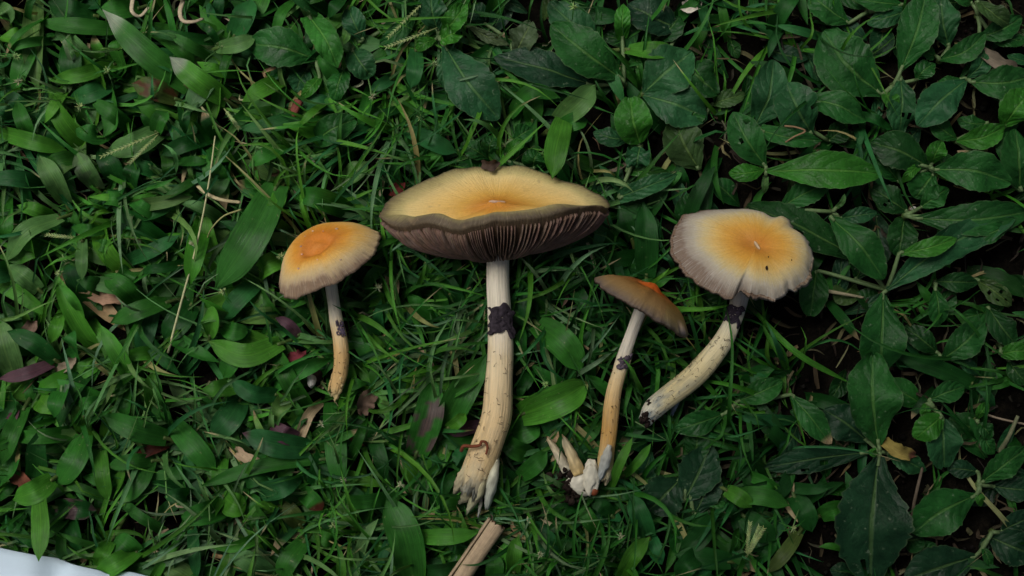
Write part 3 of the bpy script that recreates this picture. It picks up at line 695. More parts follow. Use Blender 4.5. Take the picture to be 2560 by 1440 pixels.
def make_stem(root, ctrl, mat, ragged=0, seed=1, n=64, sides=28, tintf=None, rough=.05):
    """ctrl: (px, py, z mm, radius px)"""
    rr = random.Random(seed); cs = catmull([P(*q[:3]) for q in ctrl], n + 1); rs = [v.x for v in catmull([(q[3] * MM, 0, 0) for q in ctrl], n + 1)]
    b = MB(); frames = []
    for i in range(n + 1):
        u = i / n; T = (cs[min(n, i + 1)] - cs[max(0, i - 1)]).normalized(); S = T.cross(Vector((0, 0, 1))).normalized(); N = S.cross(T).normalized()
        if N.z < 0: N = -N
        frames.append((cs[i], S, N, T, rs[i]))
        for k in range(sides):
            a = -math.pi / 2 + 6.2832 * k / sides
            r = rs[i] * (1 + rough * mnoise.noise(Vector((math.cos(a) * 1.6, math.sin(a) * 1.6, u * 9 + seed))) + .025 * mnoise.noise(Vector((k * 1.7, u * 2.5, seed))))
            e = ragged * MM * (mnoise.noise(Vector((k * .9, seed, 1.3))) + rr.uniform(-.4, .4)) * sstep(.86, 1, u)
            b.add(cs[i] + S * (r * math.cos(a)) + N * (r * math.sin(a)) + T * e, tintf(u, a, seed) if tintf else (1, 1, 1), (u, k / sides))
    for i in range(n):
        for k in range(sides):
            a, d = i * sides + k, i * sides + (k + 1) % sides; b.f.append((a, d, d + sides, a + sides))
    for e, i in ((0, 0), (1, n)):
        c = b.add(cs[i] - (frames[i][3] * rs[i] * .5 if e else Vector()), (.55, .5, .42), (i / n, .5))
        for k in range(sides):
            a, d = i * sides + k, i * sides + (k + 1) % sides; b.f.append((c, a, d) if e else (c, d, a))
    st = b.build("stem", mat, root); splat(ceilM, [Vector(p) for p in b.v[::2]], .003, 1)
    return st, frames
def on_stem(fr, u, ang, lift=0):
    i = min(len(fr) - 1, max(0, int(u * (len(fr) - 1) + .5))); c, S, N, T, r = fr[i]
    return c + (S * math.sin(ang) + N * math.cos(ang)) * (r + lift)
def crumple_patch(parent, name, fr, u0, u1, a0, a1, col, mat, seed, lift=.0006, amp=.0012, n=16, cut=.0):
    """a torn flake hugging the stem, with thickness"""
    b = MB(); m = n
    for lay in (0, 1):
        for i in range(n + 1):
            for j in range(m + 1):
                s, t = i / n, j / m; e = Vector((s * 3.2, t * 3.2, seed))
                uu = u0 + (u1 - u0) * s + (u1 - u0) * .35 * mnoise.noise(Vector((t * 3.5, seed, .5))) * (abs(s - .5) * 2)
                aa = a0 + (a1 - a0) * t + (a1 - a0) * .25 * mnoise.noise(Vector((s * 3.5, seed, 5.5))) * (abs(t - .5) * 2)
                rr_ = fr[0][4]; l = lift + abs(mnoise.noise(e)) * amp + (amp * .8 * (abs(s - .5) + abs(t - .5)) ** 2)
                k = .6 + .9 * abs(mnoise.noise(e * 2.1))
                b.add(on_stem2(fr, uu, aa, l if lay == 0 else -.0004), (col[0] * k, col[1] * k, col[2] * k), (s, t))
    w = m + 1; K = (n + 1) * w
    keep = lambda i, j: mnoise.noise(Vector((i * .55, j * .55, seed * 3.1))) > -.5 + cut
    for i in range(n):
        for j in range(m):
            if not keep(i, j): continue
            a = i * w + j; b.f.append((a, a + 1, a + w + 1, a + w)); b.f.append((K + a, K + a + w, K + a + w + 1, K + a + 1))
            for (di, dj, p, q) in ((-1, 0, a, a + 1), (1, 0, a + w + 1, a + w), (0, -1, a + w, a), (0, 1, a + 1, a + w + 1)):
                ii, jj = i + di, j + dj
                if not (0 <= ii < n and 0 <= jj < m and keep(ii, jj)): b.f.append((q, p, K + p, K + q))
    return b.build(name, mat, parent)
def on_stem2(fr, u, ang, lift):
    x = max(0, min(.9999, u)) * (len(fr) - 1); i = int(x); f = x - i
    def q(k): c, S, N, T, r = fr[k]; return c + (S * math.sin(ang) + N * math.cos(ang)) * (r + lift)
    return q(i).lerp(q(min(i + 1, len(fr) - 1)), f)
def strip(parent, name, pts, ws, col, mat, thick=.0012, seed=1, col2=None, nu=14, nv=6):
    """a torn strip of flesh: thick, ragged, tapering; pts (px,py,z), ws widths px"""
    c = catmull([P(*q) for q in pts], nu + 1); w = [v.x for v in catmull([(q * MM, 0, 0) for q in ws], nu + 1)]; b = MB(); rr = random.Random(seed)
    for lay in (0, 1):
        for i in range(nu + 1):
            T = (c[min(nu, i + 1)] - c[max(0, i - 1)]).normalized(); S = T.cross(Vector((0, 0, 1))).normalized(); N = S.cross(T).normalized()
            if N.z < 0: N = -N
            for j in range(nv + 1):
                v = -1 + 2 * j / nv; e = mnoise.noise(Vector((i * .5, j * .8, seed))); ed = 1 + .3 * mnoise.noise(Vector((i * .7, v * 2, seed + 4)))
                end = T * (mnoise.noise(Vector((j * 1.3, seed, 2))) * .0025 * sstep(.85, 1, i / nu))
                k = .85 + .5 * e; cc = lerp3(col, col2 or col, i / nu)
                b.add(c[i] + S * (w[i] * .5 * v * ed) + N * ((thick * (1 - v * v * .8) + e * .0007) * (1 if lay == 0 else -.45)) + end, (cc[0] * k, cc[1] * k, cc[2] * k), (i / nu, j / nv))
    W = nv + 1; K = (nu + 1) * W
    for i in range(nu):
        for j in range(nv):
            a = i * W + j; b.f.append((a, a + 1, a + W + 1, a + W)); b.f.append((K + a, K + a + W, K + a + W + 1, K + a + 1))
        a = i * W; b.f.append((a + W, K + a + W, K + a, a)); a += nv; b.f.append((a, K + a, K + a + W, a + W))
    for j in range(nv):
        b.f.append((j, K + j, K + j + 1, j + 1)); a = nu * W + j; b.f.append((a + 1, K + a + 1, K + a, a))
    o = b.build(name, mat, parent); splat(ceilM, [Vector(p) for p in b.v[K:]], .003, 1); return o
def lump(b, c, r, col, seed, sub=2, sq=(1, 1, 1), amp=.35, freq=1.6):
    import bmesh
    bm = bmesh.new(); bmesh.ops.create_icosphere(bm, subdivisions=sub, radius=1); i0 = len(b.v)
    for v in bm.verts:
        d = v.co.normalized(); k = 1 + amp * mnoise.noise(d * freq + Vector((seed, seed * .7, 1))) + amp * .5 * mnoise.noise(d * freq * 2.7 + Vector((seed, 2, 1)))
        s = .75 + .5 * abs(mnoise.noise(d * 3 + Vector((seed, 0, 3))))
        b.add(c + Vector((d.x * sq[0], d.y * sq[1], d.z * sq[2])) * (r * k), (col[0] * s, col[1] * s, col[2] * s), (0, 0))
    for f in bm.faces: b.f.append(tuple(i0 + v.index for v in f.verts))
    bm.free()
def flecks(parent, name, pts, r, col, mat, seed, flat=.5):
    for i, p in enumerate(pts):
        b = MB(); lump(b, p, r * R.uniform(.6, 1.3), jit(col, .25), seed + i * 1.7, 1, (1.3, .8, flat)); b.build(name, mat, parent)
def hairs(parent, fr, n, u0, u1, col, seed, amax=1.4):
    """dark curled fibres clinging to the stem: too many and too thin to pick apart"""
    rr = random.Random(seed); b = MB()
    for _ in range(n):
        u = rr.uniform(u0, u1); a = rr.uniform(-amax, amax); pts = []; da = rr.uniform(-.35, .35); du = rr.uniform(-.014, .02)
        for k in range(4): pts.append(on_stem2(fr, u + du * k / 3 + rr.uniform(-.003, .003), a + da * k / 3 + rr.uniform(-.07, .07), .0002 + (.0005 if k in (1, 2) else 0)))
        stalk_into(b, pts, .00014, .00006, col, 5, 3)
    o = b.build("fibre", M_DIRT, parent); tag(o, kind="stuff"); return o

# -- 1: small orange-brown mushroom
C_OR, C_OR2, C_YE, C_CR = (.56, .19, .020), (.60, .25, .035), (.66, .40, .12), (.62, .50, .30)
cap1 = mat_cap("orange_cap", [(0, (.66, .24, .04)), (.14, (.60, .20, .022)), (.30, (.50, .165, .012)), (.52, (.60, .26, .022)), (.70, (.64, .38, .09)), (.86, (.54, .40, .19)), (.95, (.42, .31, .18)), (1, (.24, .16, .10))], .15, (.02, -.13, 0), (.62, .53, .40), .42)
m1 = empty("mushroom", P(842, 900, 0), "small mushroom with a glossy orange-brown cap and whitish frayed rim", "mushroom", None)
def top1(t, a): return .0052 * (1 - (2 * t - 1) ** 2) * (.6 + .6 * t) - .0016 * math.exp(-((t - .2) / .1) ** 2) - .003 * sstep(.85, 1, t) * .3
_, C1, ax1, tp1, _ = make_cap(m1, [(696, 700, 31), (705, 659, 25), (726, 621, 20), (757, 589, 16), (799, 569, 15), (851, 558, 17), (903, 560, 22), (945, 576, 29), (951, 589, 32), (941, 617, 38), (927, 641, 42), (903, 662, 46), (868, 687, 49), (840, 706, 50), (813, 713, 50), (781, 727, 49), (754, 738, 46), (731, 746, 43), (708, 738, 38), (697, 724, 34)],
    (791, 618, 43), (817, 660, 31), .003, cap1, top1, .002, 64, .0022, (.16, .10, .085), seed=3)
stem_st1 = [(0, (.66, .60, .46)), (.30, (.66, .60, .46)), (.45, (.60, .45, .24)), (.6, (.52, .33, .13)), (.85, (.55, .36, .15)), (1, (.50, .42, .22))]
_, fr1 = make_stem(m1, [(817, 656, 31, 15), (827, 709, 27, 15), (835, 763, 22, 15), (842, 808, 20, 17), (851, 850, 19, 18), (854, 895, 19, 18.5), (850, 937, 18, 18), (842, 968, 17, 15), (838, 990, 16, 8)], mat_stem("orange_cap_stem", stem_st1, 0, .9), 10, 4)
crumple_patch(m1, "ring", fr1, .36, .47, -.95, .1, (.11, .085, .12), M_DIRT, 5, .0003, .0006, 12, .25)
strip(m1, "torn_strip", [(838, 930, 18), (828, 955, 16), (822, 976, 15)], [12, 9, 5], (.50, .36, .16), M_FLESH, .0012, 2)
strip(m1, "torn_strip", [(852, 940, 20), (850, 968, 18), (838, 998, 16)], [16, 16, 12], (.55, .42, .2), M_FLESH, .0014, 6)
hairs(m1, fr1, 26, .55, .98, (.05, .03, .02), 3)
flecks(m1, "veil_fleck", [tp1(t, i) + ax1 * .0002 for t, i in ((.35, 8), (.42, 20), (.45, 28), (.38, 37), (.5, 44), (.6, 120), (.55, 100), (.78, 84), (.3, 138))], .0005, (.62, .40, .30), M_FLESH, 3)

# -- 2: large saucer-shaped mushroom
cap2 = mat_cap("saucer_cap", [(0, (.56, .22, .025)), (.16, (.55, .23, .025)), (.34, (.62, .35, .065)), (.55, (.66, .44, .14)), (.74, (.64, .49, .20)), (.84, (.42, .35, .14)), (.93, (.22, .185, .075)), (1, (.10, .075, .045))], .12, (0, -.05, 0), (.62, .52, .32), .12, (.25, .18, .10))
m2 = empty("mushroom", P(1245, 900, 0), "tallest mushroom with a wide yellow saucer-shaped cap showing dark gills", "mushroom")
def top2(t, a):
    front = max(0, math.sin(a * -1)) # a grows from the left rim over the back edge
    crest = .0050 * math.exp(-((t - .88) / .08) ** 2) * sstep(.0, .5, front)
    return crest - .0035 * 4 * t * (1 - t) * (.45 + .55 * front) + .0012 * math.exp(-(t / .1) ** 2)
def stain2(t, a):
    k = 1 - .55 * math.exp(-((t - .60) / .09) ** 2 - ((a - 2.62) / .09) ** 2) - .3 * math.exp(-((t - .97) / .05) ** 2) * (.5 + .5 * math.sin(a * 7 + 1)) - .18 * math.exp(-((t - .8) / .12) ** 2 - ((a - .5) / .3) ** 2)
    return (k, k * (1 - (1 - k) * .1), k * (1 - (1 - k) * .2))
rim2 = [(949, 535, 36), (975, 500, 31), (1040, 463, 26), (1110, 433, 22), (1170, 418, 20), (1225, 417, 19), (1300, 415, 19), (1350, 428, 20), (1400, 447, 22), (1460, 467, 26), (1508, 491, 33), (1525, 510, 42), (1518, 520, 48), (1495, 513, 54), (1445, 520, 59), (1395, 534, 61), (1320, 549, 62), (1245, 553, 62), (1195, 564, 61), (1152, 574, 59), (1120, 571, 57), (1080, 556, 54), (1040, 560, 50), (1010, 566, 46), (978, 561, 42), (957, 549, 39)]
_, C2, ax2, tp2, un2 = make_cap(m2, rim2, (1240, 508, 40), (1243, 622, 27), .0055, cap2, top2, -.0078, 168, .0030, (.155, .098, .072), lip=.001, tintf=stain2, seed=8, nphi=200)
stem_st2 = [(0, (.70, .64, .50)), (.28, (.70, .63, .49)), (.42, (.64, .52, .32)), (.60, (.62, .46, .24)), (.80, (.62, .45, .22)), (.9, (.52, .42, .24)), (1, (.33, .31, .23))]
st2, fr2 = make_stem(m2, [(1243, 612, 27, 28), (1244, 640, 26, 28), (1245, 714, 23, 27.5), (1250, 799, 21, 29.5), (1251, 880, 21, 31.5), (1247, 960, 21, 34.5), (1242, 1035, 21, 36), (1226, 1092, 21, 36.5), (1207, 1139, 21, 38), (1190, 1185, 20, 38), (1176, 1222, 18, 33)], mat_stem("saucer_cap_stem", stem_st2, .35, .6), 55, 9)
crumple_patch(m2, "ring", fr2, .262, .345, -1.2, .75, (.042, .034, .042), M_DIRT, 7, .0005, .0016, 24, -.1)
strip(m2, "torn_strip", [(1243, 1140, 20), (1236, 1180, 25), (1226, 1225, 22), (1217, 1268, 15)], [10, 22, 26, 13], (.56, .53, .36), M_FLESH, .0022, 5, (.42, .46, .40))
strip(m2, "torn_strip", [(1212, 1190, 25), (1198, 1228, 23), (1178, 1262, 17), (1168, 1282, 14)], [10, 22, 18, 5], (.50, .44, .25), M_FLESH, .0018, 8, (.34, .36, .24))
strip(m2, "torn_strip", [(1203, 1235, 16), (1201, 1262, 15), (1196, 1292, 12)], [8, 9, 5], (.52, .48, .34), M_FLESH, .001, 9, (.3, .32, .3))
strip(m2, "torn_strip", [(1172, 1160, 24), (1152, 1200, 22), (1137, 1230, 17)], [16, 26, 10], (.50, .42, .24), M_FLESH, .0016, 12, (.40, .36, .24))
strip(m2, "torn_strip", [(1185, 1200, 18), (1165, 1240, 16), (1150, 1256, 13)], [28, 26, 8], (.38, .34, .20), M_FLESH, .0018, 14, (.2, .2, .14))
hairs(m2, fr2, 60, .40, .95, (.035, .02, .014), 5)
strip(m2, "centre_crack", [tuple(proj(tp2(.07, 5))) + (0,), tuple(proj(C2)) + (0,), tuple(proj(tp2(.08, 92))) + (0,)], [2, 6, 2], (.6, .42, .36), M_FLESH, .0004, 3) if False else None
def crack(parent, tp, ax, C, i, j, r, wid, col):
    b = MB(); n = 10; a, e = tp(r, i), tp(r * 1.2, j)
    for k in range(n + 1):
        s = k / n; p = a.lerp(C, s * 2) if s < .5 else C.lerp(e, s * 2 - 1); T = (e - a).normalized(); S = T.cross(ax).normalized(); w = wid * math.sin(math.pi * s) ** .7 + .00008
        p = p + ax * .0004
        b.add(p - S * w - ax * .0008, (col[0] * .4, col[1] * .35, col[2] * .3)); b.add(p - S * w * .4 + ax * .0003 * math.sin(9 * s), col); b.add(p + S * w * .5 + ax * .0003, col); b.add(p + S * w - ax * .0008, (col[0] * .4, col[1] * .35, col[2] * .3))
    for k in range(n):
        for m in range(3): q = k * 4 + m; b.f.append((q, q + 1, q + 5, q + 4))
    b.build("centre_crack", M_FLESH, parent)
crack(m2, tp2, ax2, C2 + ax2 * .0010, 10, 80, .07, .0009, (.50, .34, .24))

# -- 3: slender mushroom seen from the side
cap3 = mat_cap("side_cap", [(0, (.60, .10, .010)), (.24, (.52, .11, .010)), (.36, (.30, .095, .012)), (.6, (.25, .12, .025)), (.85, (.24, .15, .055)), (.95, (.17, .12, .07)), (1, (.10, .075, .06))], .10, (0, 0, 0), (.38, .24, .10), .16)
m3 = empty("mushroom", P(1540, 980, 0), "slender mushroom with an umbrella-shaped brown cap and bright orange knob", "mushroom")
def stain3(t, a):
    k = 1 + 2.2 * math.exp(-((t - .9) / .06) ** 2 - ((a - 2.75) / .10) ** 2) - .35 * math.exp(-((t - .5) / .3) ** 2) * max(0, math.sin(a * 3 + 2)) ** 3
    return (k, k * (1.1 if k > 1 else 1), k * (1.5 if k > 1.2 else 1))
def top3(t, a): return .0035 * 4 * t * (1 - t) * (.5 + t * .8) - .0012 * math.exp(-((t - .25) / .12) ** 2) + .0006 * math.exp(-(t / .14) ** 2)
_, C3, ax3, tp3, _ = make_cap(m3, [(1487, 695, 30), (1500, 700, 22), (1540, 712, 15), (1600, 742, 12), (1655, 782, 14), (1700, 815, 21), (1720, 836, 30), (1715, 841, 37), (1692, 828, 46), (1662, 809, 52), (1632, 791, 55), (1608, 775, 56), (1586, 765, 56), (1560, 748, 54), (1531, 733, 49), (1505, 716, 40), (1490, 702, 34)],
    (1637, 712, 34), (1605, 766, 33), .003, cap3, top3, .004, 64, .0022, (.14, .11, .10), tintf=stain3, seed=13)
stem_st3 = [(0, (.66, .61, .50)), (.30, (.66, .60, .48)), (.42, (.60, .47, .26)), (.55, (.54, .36, .15)), (.72, (.48, .27, .07)), (.88, (.52, .36, .14)), (1, (.50, .44, .26))]
_, fr3 = make_stem(m3, [(1607, 762, 33, 14), (1603, 772, 31, 15), (1581, 829, 25, 14.5), (1560, 889, 21, 16), (1548, 931, 20, 17), (1535, 978, 20, 18), (1528, 1024, 20, 20), (1524, 1071, 20, 19.5), (1518, 1118, 20, 19), (1513, 1160, 19, 19), (1513, 1198, 18, 13)], mat_stem("side_cap_stem", stem_st3, .3, .7), 14, 21)
crumple_patch(m3, "ring", fr3, .29, .37, -1.3, .4, (.10, .08, .10), M_DIRT, 11, .0003, .0007, 12, .3)
hairs(m3, fr3, 24, .3, .9, (.04, .025, .015), 9)
strip(m3, "torn_strip", [(1524, 1112, 25), (1514, 1150, 25), (1500, 1196, 21)], [10, 26, 12], (.44, .43, .35), M_FLESH, .0016, 4, (.33, .36, .35))
strip(m3, "torn_strip", [(1522, 1150, 19), (1518, 1185, 18), (1514, 1210, 15)], [20, 22, 8], (.52, .34, .12), M_FLESH, .0016, 24, (.55, .48, .3))
b = MB(); lump(b, P(1455, 1204, 17), .0075, (.58, .55, .44), 3, 4, (1.05, .85, .55), .24, 1.7); b.build("bulb", M_FLESH, m3); splat(ceilM, [Vector(p) for p in b.v], .004, 1)
b = MB(); lump(b, P(1478, 1192, 20), .0060, (.60, .57, .45), 9, 4, (.68, 1.3, .6), .30, 1.6); b.build("bulb", M_FLESH, m3)
strip(m3, "stem_stub", [(1448, 1184, 19), (1432, 1145, 20), (1410, 1098, 17)], [34, 28, 16], (.56, .40, .16), M_FLESH, .0026, 17, (.52, .46, .30))
strip(m3, "stem_stub", [(1418, 1178, 16), (1398, 1140, 16), (1370, 1096, 13)], [26, 22, 10], (.56, .52, .40), M_FLESH, .0022, 19, (.46, .38, .22))
b = MB()
for i in range(90):
    a = R.uniform(0, 6.28); x = 1422 + R.gauss(0, 17); y = 1212 + R.gauss(0, 20)
    lump(b, P(x, y, R.uniform(9, 19)), R.uniform(.0008, .0026), (.022, .015, .012), i * 1.3, 1)
for i in range(26): lump(b, P(1455 + R.uniform(-34, 34), 1200 + R.uniform(-22, 34), R.uniform(18, 21)), R.uniform(.0003, .0007), (.03, .02, .016), i * 2.3, 1)
tag(b.build("soil_clod", M_DIRT, m3), kind="stuff")
b = MB(); lump(b, P(1485, 1228, 20), .0021, (.20, .05, .016), 4, 3, (1, 1, .95), .06); o = b.build("seed", M_SMALL)
tag(o, "round red-brown seed stuck on the white torn mushroom base", "seed")

# -- 4: pale flat-capped mushroom
cap4 = mat_cap("pale_cap", [(0, (.58, .27, .045)), (.12, (.56, .22, .024)), (.38, (.62, .32, .045)), (.55, (.62, .40, .11)), (.70, (.54, .43, .20)), (.82, (.40, .355, .26)), (.94, (.28, .24, .19)), (1, (.18, .13, .095))], .15, (.12, -.03, 0), (.50, .48, .43), .5)
m4 = empty("mushroom", P(1740, 940, 0), "mushroom with a flat yellow cap fading to a grey frayed rim and bent stem", "mushroom")
def top4(t, a):
    front = max(0, math.sin(-a - .3)); return .0034 * 4 * t * (1 - t) * (.4 + t) - .0012 * math.exp(-(t / .16) ** 2) - .002 * sstep(.84, 1, t) + .0011 * math.sin(a * 5 + 1) * sstep(.72, 1, t) * sstep(.2, .9, max(0, math.cos(a + 2.6)))
_, C4, ax4, tp4, _ = make_cap(m4, [(1676, 615, 31), (1679, 582, 27), (1701, 538, 21), (1747, 523, 18), (1809, 517, 16), (1863, 518, 16), (1905, 526, 17), (1936, 541, 19), (1962, 538, 19), (1982, 552, 20), (1986, 568, 23), (2013, 586, 26), (2030, 615, 30), (2036, 665, 36), (2028, 694, 40), (1997, 721, 44), (1975, 726, 45), (1963, 738, 47), (1934, 744, 49), (1897, 741, 50), (1872, 736, 50), (1851, 722, 48), (1830, 741, 50), (1797, 732, 48), (1755, 711, 44), (1713, 677, 39), (1688, 648, 34)],
    (1893, 611, 37), (1875, 660, 28), .0042, cap4, top4, .002, 80, .0024, (.17, .125, .10), seed=17, jitter=.0006, nphi=176)
stem_st4 = [(0, (.40, .38, .33)), (.20, (.42, .39, .33)), (.30, (.60, .56, .42)), (.55, (.60, .51, .28)), (.75, (.52, .44, .23)), (.88, (.50, .48, .36)), (1, (.52, .52, .46))]
_, fr4 = make_stem(m4, [(1872, 665, 28, 20), (1851, 736, 24, 22), (1843, 770, 22, 21), (1830, 807, 21, 21.5), (1805, 857, 20, 24.5), (1763, 911, 20, 28), (1722, 952, 20, 27.5), (1667, 994, 19, 27), (1632, 1024, 18, 25), (1614, 1050, 17, 17)], mat_stem("pale_cap_stem", stem_st4, 1.0, .9), 12, 33)
crumple_patch(m4, "ring", fr4, .20, .34, -.6, 1.2, (.045, .036, .05), M_DIRT, 31, .0003, .0009, 20, .1)
hairs(m4, fr4, 70, .42, .98, (.025, .018, .014), 14)
strip(m4, "torn_strip", [(1700, 985, 18), (1688, 1010, 15), (1680, 1036, 12)], [12, 16, 8], (.30, .34, .34), M_FLESH, .001, 44, (.10, .14, .20))
b = MB()
for i in range(60):
    c_ = R.choice([(1630, 1008, 5), (1613, 1052, 9), (1618, 1040, 10)]); lump(b, P(c_[0] + R.gauss(0, c_[2]), c_[1] + R.gauss(0, c_[2] * .8), R.uniform(19, 22)), R.uniform(.0005, .0014), (.022, .015, .013), i * 1.9, 1)
tag(b.build("soil_clod", M_DIRT, m4), kind="stuff")
crack(m4, tp4, ax4, C4 - ax4 * .0002, 26, 112, .085, .0008, (.58, .42, .25))
for (t, i, r) in ((.55, 118, .0011), (.34, 108, .0004), (.62, 92, .0004)):
    b = MB(); lump(b, tp4(t, i) + ax4 * .0003, r, (.03, .018, .012), 5 + t, 1, (.6, 1.2, .6)); b.build("dark_fleck", M_DIRT, m4)

# ------------------------------------------------------------------ other single things
# split dry stalk
def dry_stalk():
    root = empty("dry_stalk", P(1190, 1390, 0), "split pale dry plant stalk with a splintered end and dark groove", "stalk")
    top, bot = P(1243, 1306, 17), P(1080, 1544, 13); T = (bot - top).normalized(); S = T.cross(Vector((0, 0, 1))).normalized(); N = S.cross(T).normalized()
    if N.z < 0: N = -N
    L = (bot - top).length
    def shell(name, a0, a1, r, lift, col, seed, thick=.0011):
        b = MB(); n, m = 40, 16
        for lay in (0, 1):
            for i in range(n + 1):
                for j in range(m + 1):
                    a = a0 + (a1 - a0) * j / m; rag = -abs(mnoise.noise(Vector((j * 1.9, seed, 0)))) * .0048 * (1 - i / n) ** 14
                    rr_ = (r - thick * lay) * (1 + .05 * mnoise.noise(Vector((j * .8, i * .15, seed))))
                    k = .75 + .5 * (mnoise.noise(Vector((j * 1.3, i * .06, seed))) * .5 + .5); c = col if lay == 0 else (.13, .065, .04)
                    b.add(top + T * (L * i / n - rag) + S * (rr_ * math.sin(a)) + N * (rr_ * math.cos(a) * .75 + lift), tuple(x * k for x in c), (i / n, j / m))
        W = m + 1; K = (n + 1) * W
        for i in range(n):
            for j in range(m):
                a = i * W + j; b.f.append((a, a + 1, a + W + 1, a + W)); b.f.append((K + a, K + a + W, K + a + W + 1, K + a + 1))
            a = i * W; b.f.append((a + W, K + a + W, K + a, a)); a += m; b.f.append((a, K + a, K + a + W, a + W))
        for j in range(m): b.f.append((j, K + j, K + j + 1, j + 1)); a = n * W + j; b.f.append((a + 1, K + a + 1, K + a, a))
        b.build(name, M_DRY, root); splat(ceilM, [Vector(p) for p in b.v], .004, 1)
    shell("shell", -1.75, .72, .0046, 0, (.40, .30, .19), 3)
    shell("split_edge", 1.02, 1.75, .0048, .0004, (.36, .28, .18), 8)
    shell("pith", -1.3, 1.3, .0030, -.0006, (.12, .06, .035), 5)
dry_stalk()

# white cloth at the corner
def cloth():
    b = MB(); edge = [(-420, 1290), (-200, 1335), (0, 1379), (47, 1388), (109, 1402), (172, 1416), (234, 1430), (262, 1441), (297, 1436), (330, 1440), (420, 1470), (560, 1530)]
    c = catmull([P(x, y, 30) for x, y in edge], 61); n, m = 60, 40; dn = Vector((-.22, -1, 0)).normalized()
    for lay in (0, 1):
        for i in range(n + 1):
            for j in range(m + 1):
                d = (j / m) ** 1.3 * .30; p = c[i] + dn * d
                z = .030 + .004 * mnoise.noise(Vector((p.x * 22, p.y * 14, 1))) + .0035 * math.sin(p.x * 60 + p.y * 25) * min(1, d * 12)
                z -= .030 * sstep(.10, .30, d) + .006 * (1 - sstep(0, .012, d)) ** 2
                crease = .006 * math.exp(-(((p.x + .208) + (p.y + .142) * .3) / .006) ** 2)
                b.add((p.x, p.y, max(.003, z - crease) - lay * .0016), (.50, .61, .70), (i / n, j / m))
    W = m + 1; K = (n + 1) * W
    for i in range(n):
        for j in range(m):
            a = i * W + j; b.f.append((a, a + W, a + W + 1, a + 1)); b.f.append((K + a, K + a + 1, K + a + W + 1, K + a + W))
        a = i * W; b.f.append((a, K + a, K + a + W, a + W)); a += m; b.f.append((a + W, K + a + W, K + a, a))
    for j in range(m): b.f.append((j + 1, K + j + 1, K + j, j)); a = n * W + j; b.f.append((a, K + a, K + a + 1, a + 1))
    o = b.build("white_cloth", M_CLOTH); tag(o, "plain smooth white cloth with a soft fold lying on the grass", "cloth")
    splat(ceilM, [Vector(p) for p in b.v], .004, 1)
cloth()

def tube_thing(name, label, cat, pts, r0, r1, col, mat=None, group=None, flat=1.0, n=20):
    b = MB(); path = [P(*q) for q in pts]; stalk_into(b, path, r0, r1, col, n, 6, flat); o = b.build(name, mat or M_DRY); tag(o, label, cat, group)
    return o
tube_thing("straw", "long thin straight pale straw lying across the green grass", "straw", [(538, 340, 26), (520, 470, 30), (492, 610, 29), (452, 760, 25), (420, 882, 18)], .00035, .0006, (.42, .42, .22))
tube_thing("straw", "curved tan dead grass blade beside the long glossy blade", "straw", [(492, 462, 22), (520, 486, 27), (556, 500, 28), (602, 506, 25)], .0010, .0008, (.42, .36, .2), flat=.35)
tube_thing("straw", "thin yellowish grass stem arching near the long glossy blade", "straw", [(603, 524, 25), (560, 540, 27), (530, 570, 24), (516, 600, 18)], .0005, .0003, (.30, .30, .12))
tube_thing("straw", "curled whitish dead blades hooked in the far grass", "straw", [(332, -2, 20), (330, 28, 26), (350, 40, 24), (372, 18, 20)], .0011, .0007, (.42, .36, .24), flat=.3)
tube_thing("straw", "looped tan dead blade ending in a pale flat tip", "straw", [(458, 0, 18), (450, 30, 24), (458, 52, 26), (485, 54, 25), (508, 46, 20)], .0012, .0008, (.40, .33, .22), flat=.3)
tube_thing("straw", "slim pale grass stem slanting beside the frosted blades", "straw", [(478, 228, 16), (500, 262, 22), (530, 298, 20), (560, 330, 12)], .0007, .0004, (.30, .30, .15))
tube_thing("straw", "brown dry stick flat on the ground near the wide dark blade", "straw", [(532, 1388, 12), (600, 1400, 13), (690, 1410, 10)], .0011, .0006, (.26, .17, .08), flat=.5)
tube_thing("twig", "crooked brown twig lying on a blue-green weed leaf", "twig", [(1962, 315, 23), (1990, 318, 26), (2013, 328, 26), (1985, 342, 25), (1960, 358, 22)], .0005, .0004, (.24, .15, .08))
tube_thing("twig", "thin grey-brown runner arching over bare soil", "twig", [(2275, 1340, 3), (2283, 1270, 9), (2296, 1210, 12), (2306, 1170, 8)], .0009, .0007, (.11, .085, .06))
tube_thing("twig", "pale dead stem crossing the open soil", "twig", [(2462, 1035, 6), (2505, 1048, 8), (2570, 1062, 6)], .0006, .0005, (.28, .22, .15))
tube_thing("twig", "stout greenish runner stem rising from bare soil", "twig", [(2498, 1130, 3), (2520, 1095, 8), (2545, 1040, 9)], .0012, .0009, (.14, .15, .08))
tube_thing("twig", "pale greenish runner along the soil below the wavy leaf", "twig", [(2070, 728, 6), (2110, 735, 9), (2158, 744, 7)], .0010, .0007, (.26, .23, .14))
tube_thing("twig", "red-brown dead stem half buried in the grass", "twig", [(706, 340, 6), (716, 310, 13), (732, 285, 17), (748, 252, 16)], .0019, .0024, (.16, .045, .032), flat=.6)
tube_thing("rootlet", "wiry red-brown rootlet curling over the tallest mushroom's stem", "root", [(1153, 1127, 27), (1160, 1115, 30), (1180, 1116, 30), (1199, 1113, 30.6), (1204, 1104, 31), (1214, 1106, 30.8), (1219, 1119, 30.4), (1215, 1136, 30)], .0009, .0005, (.16, .045, .02), n=40)
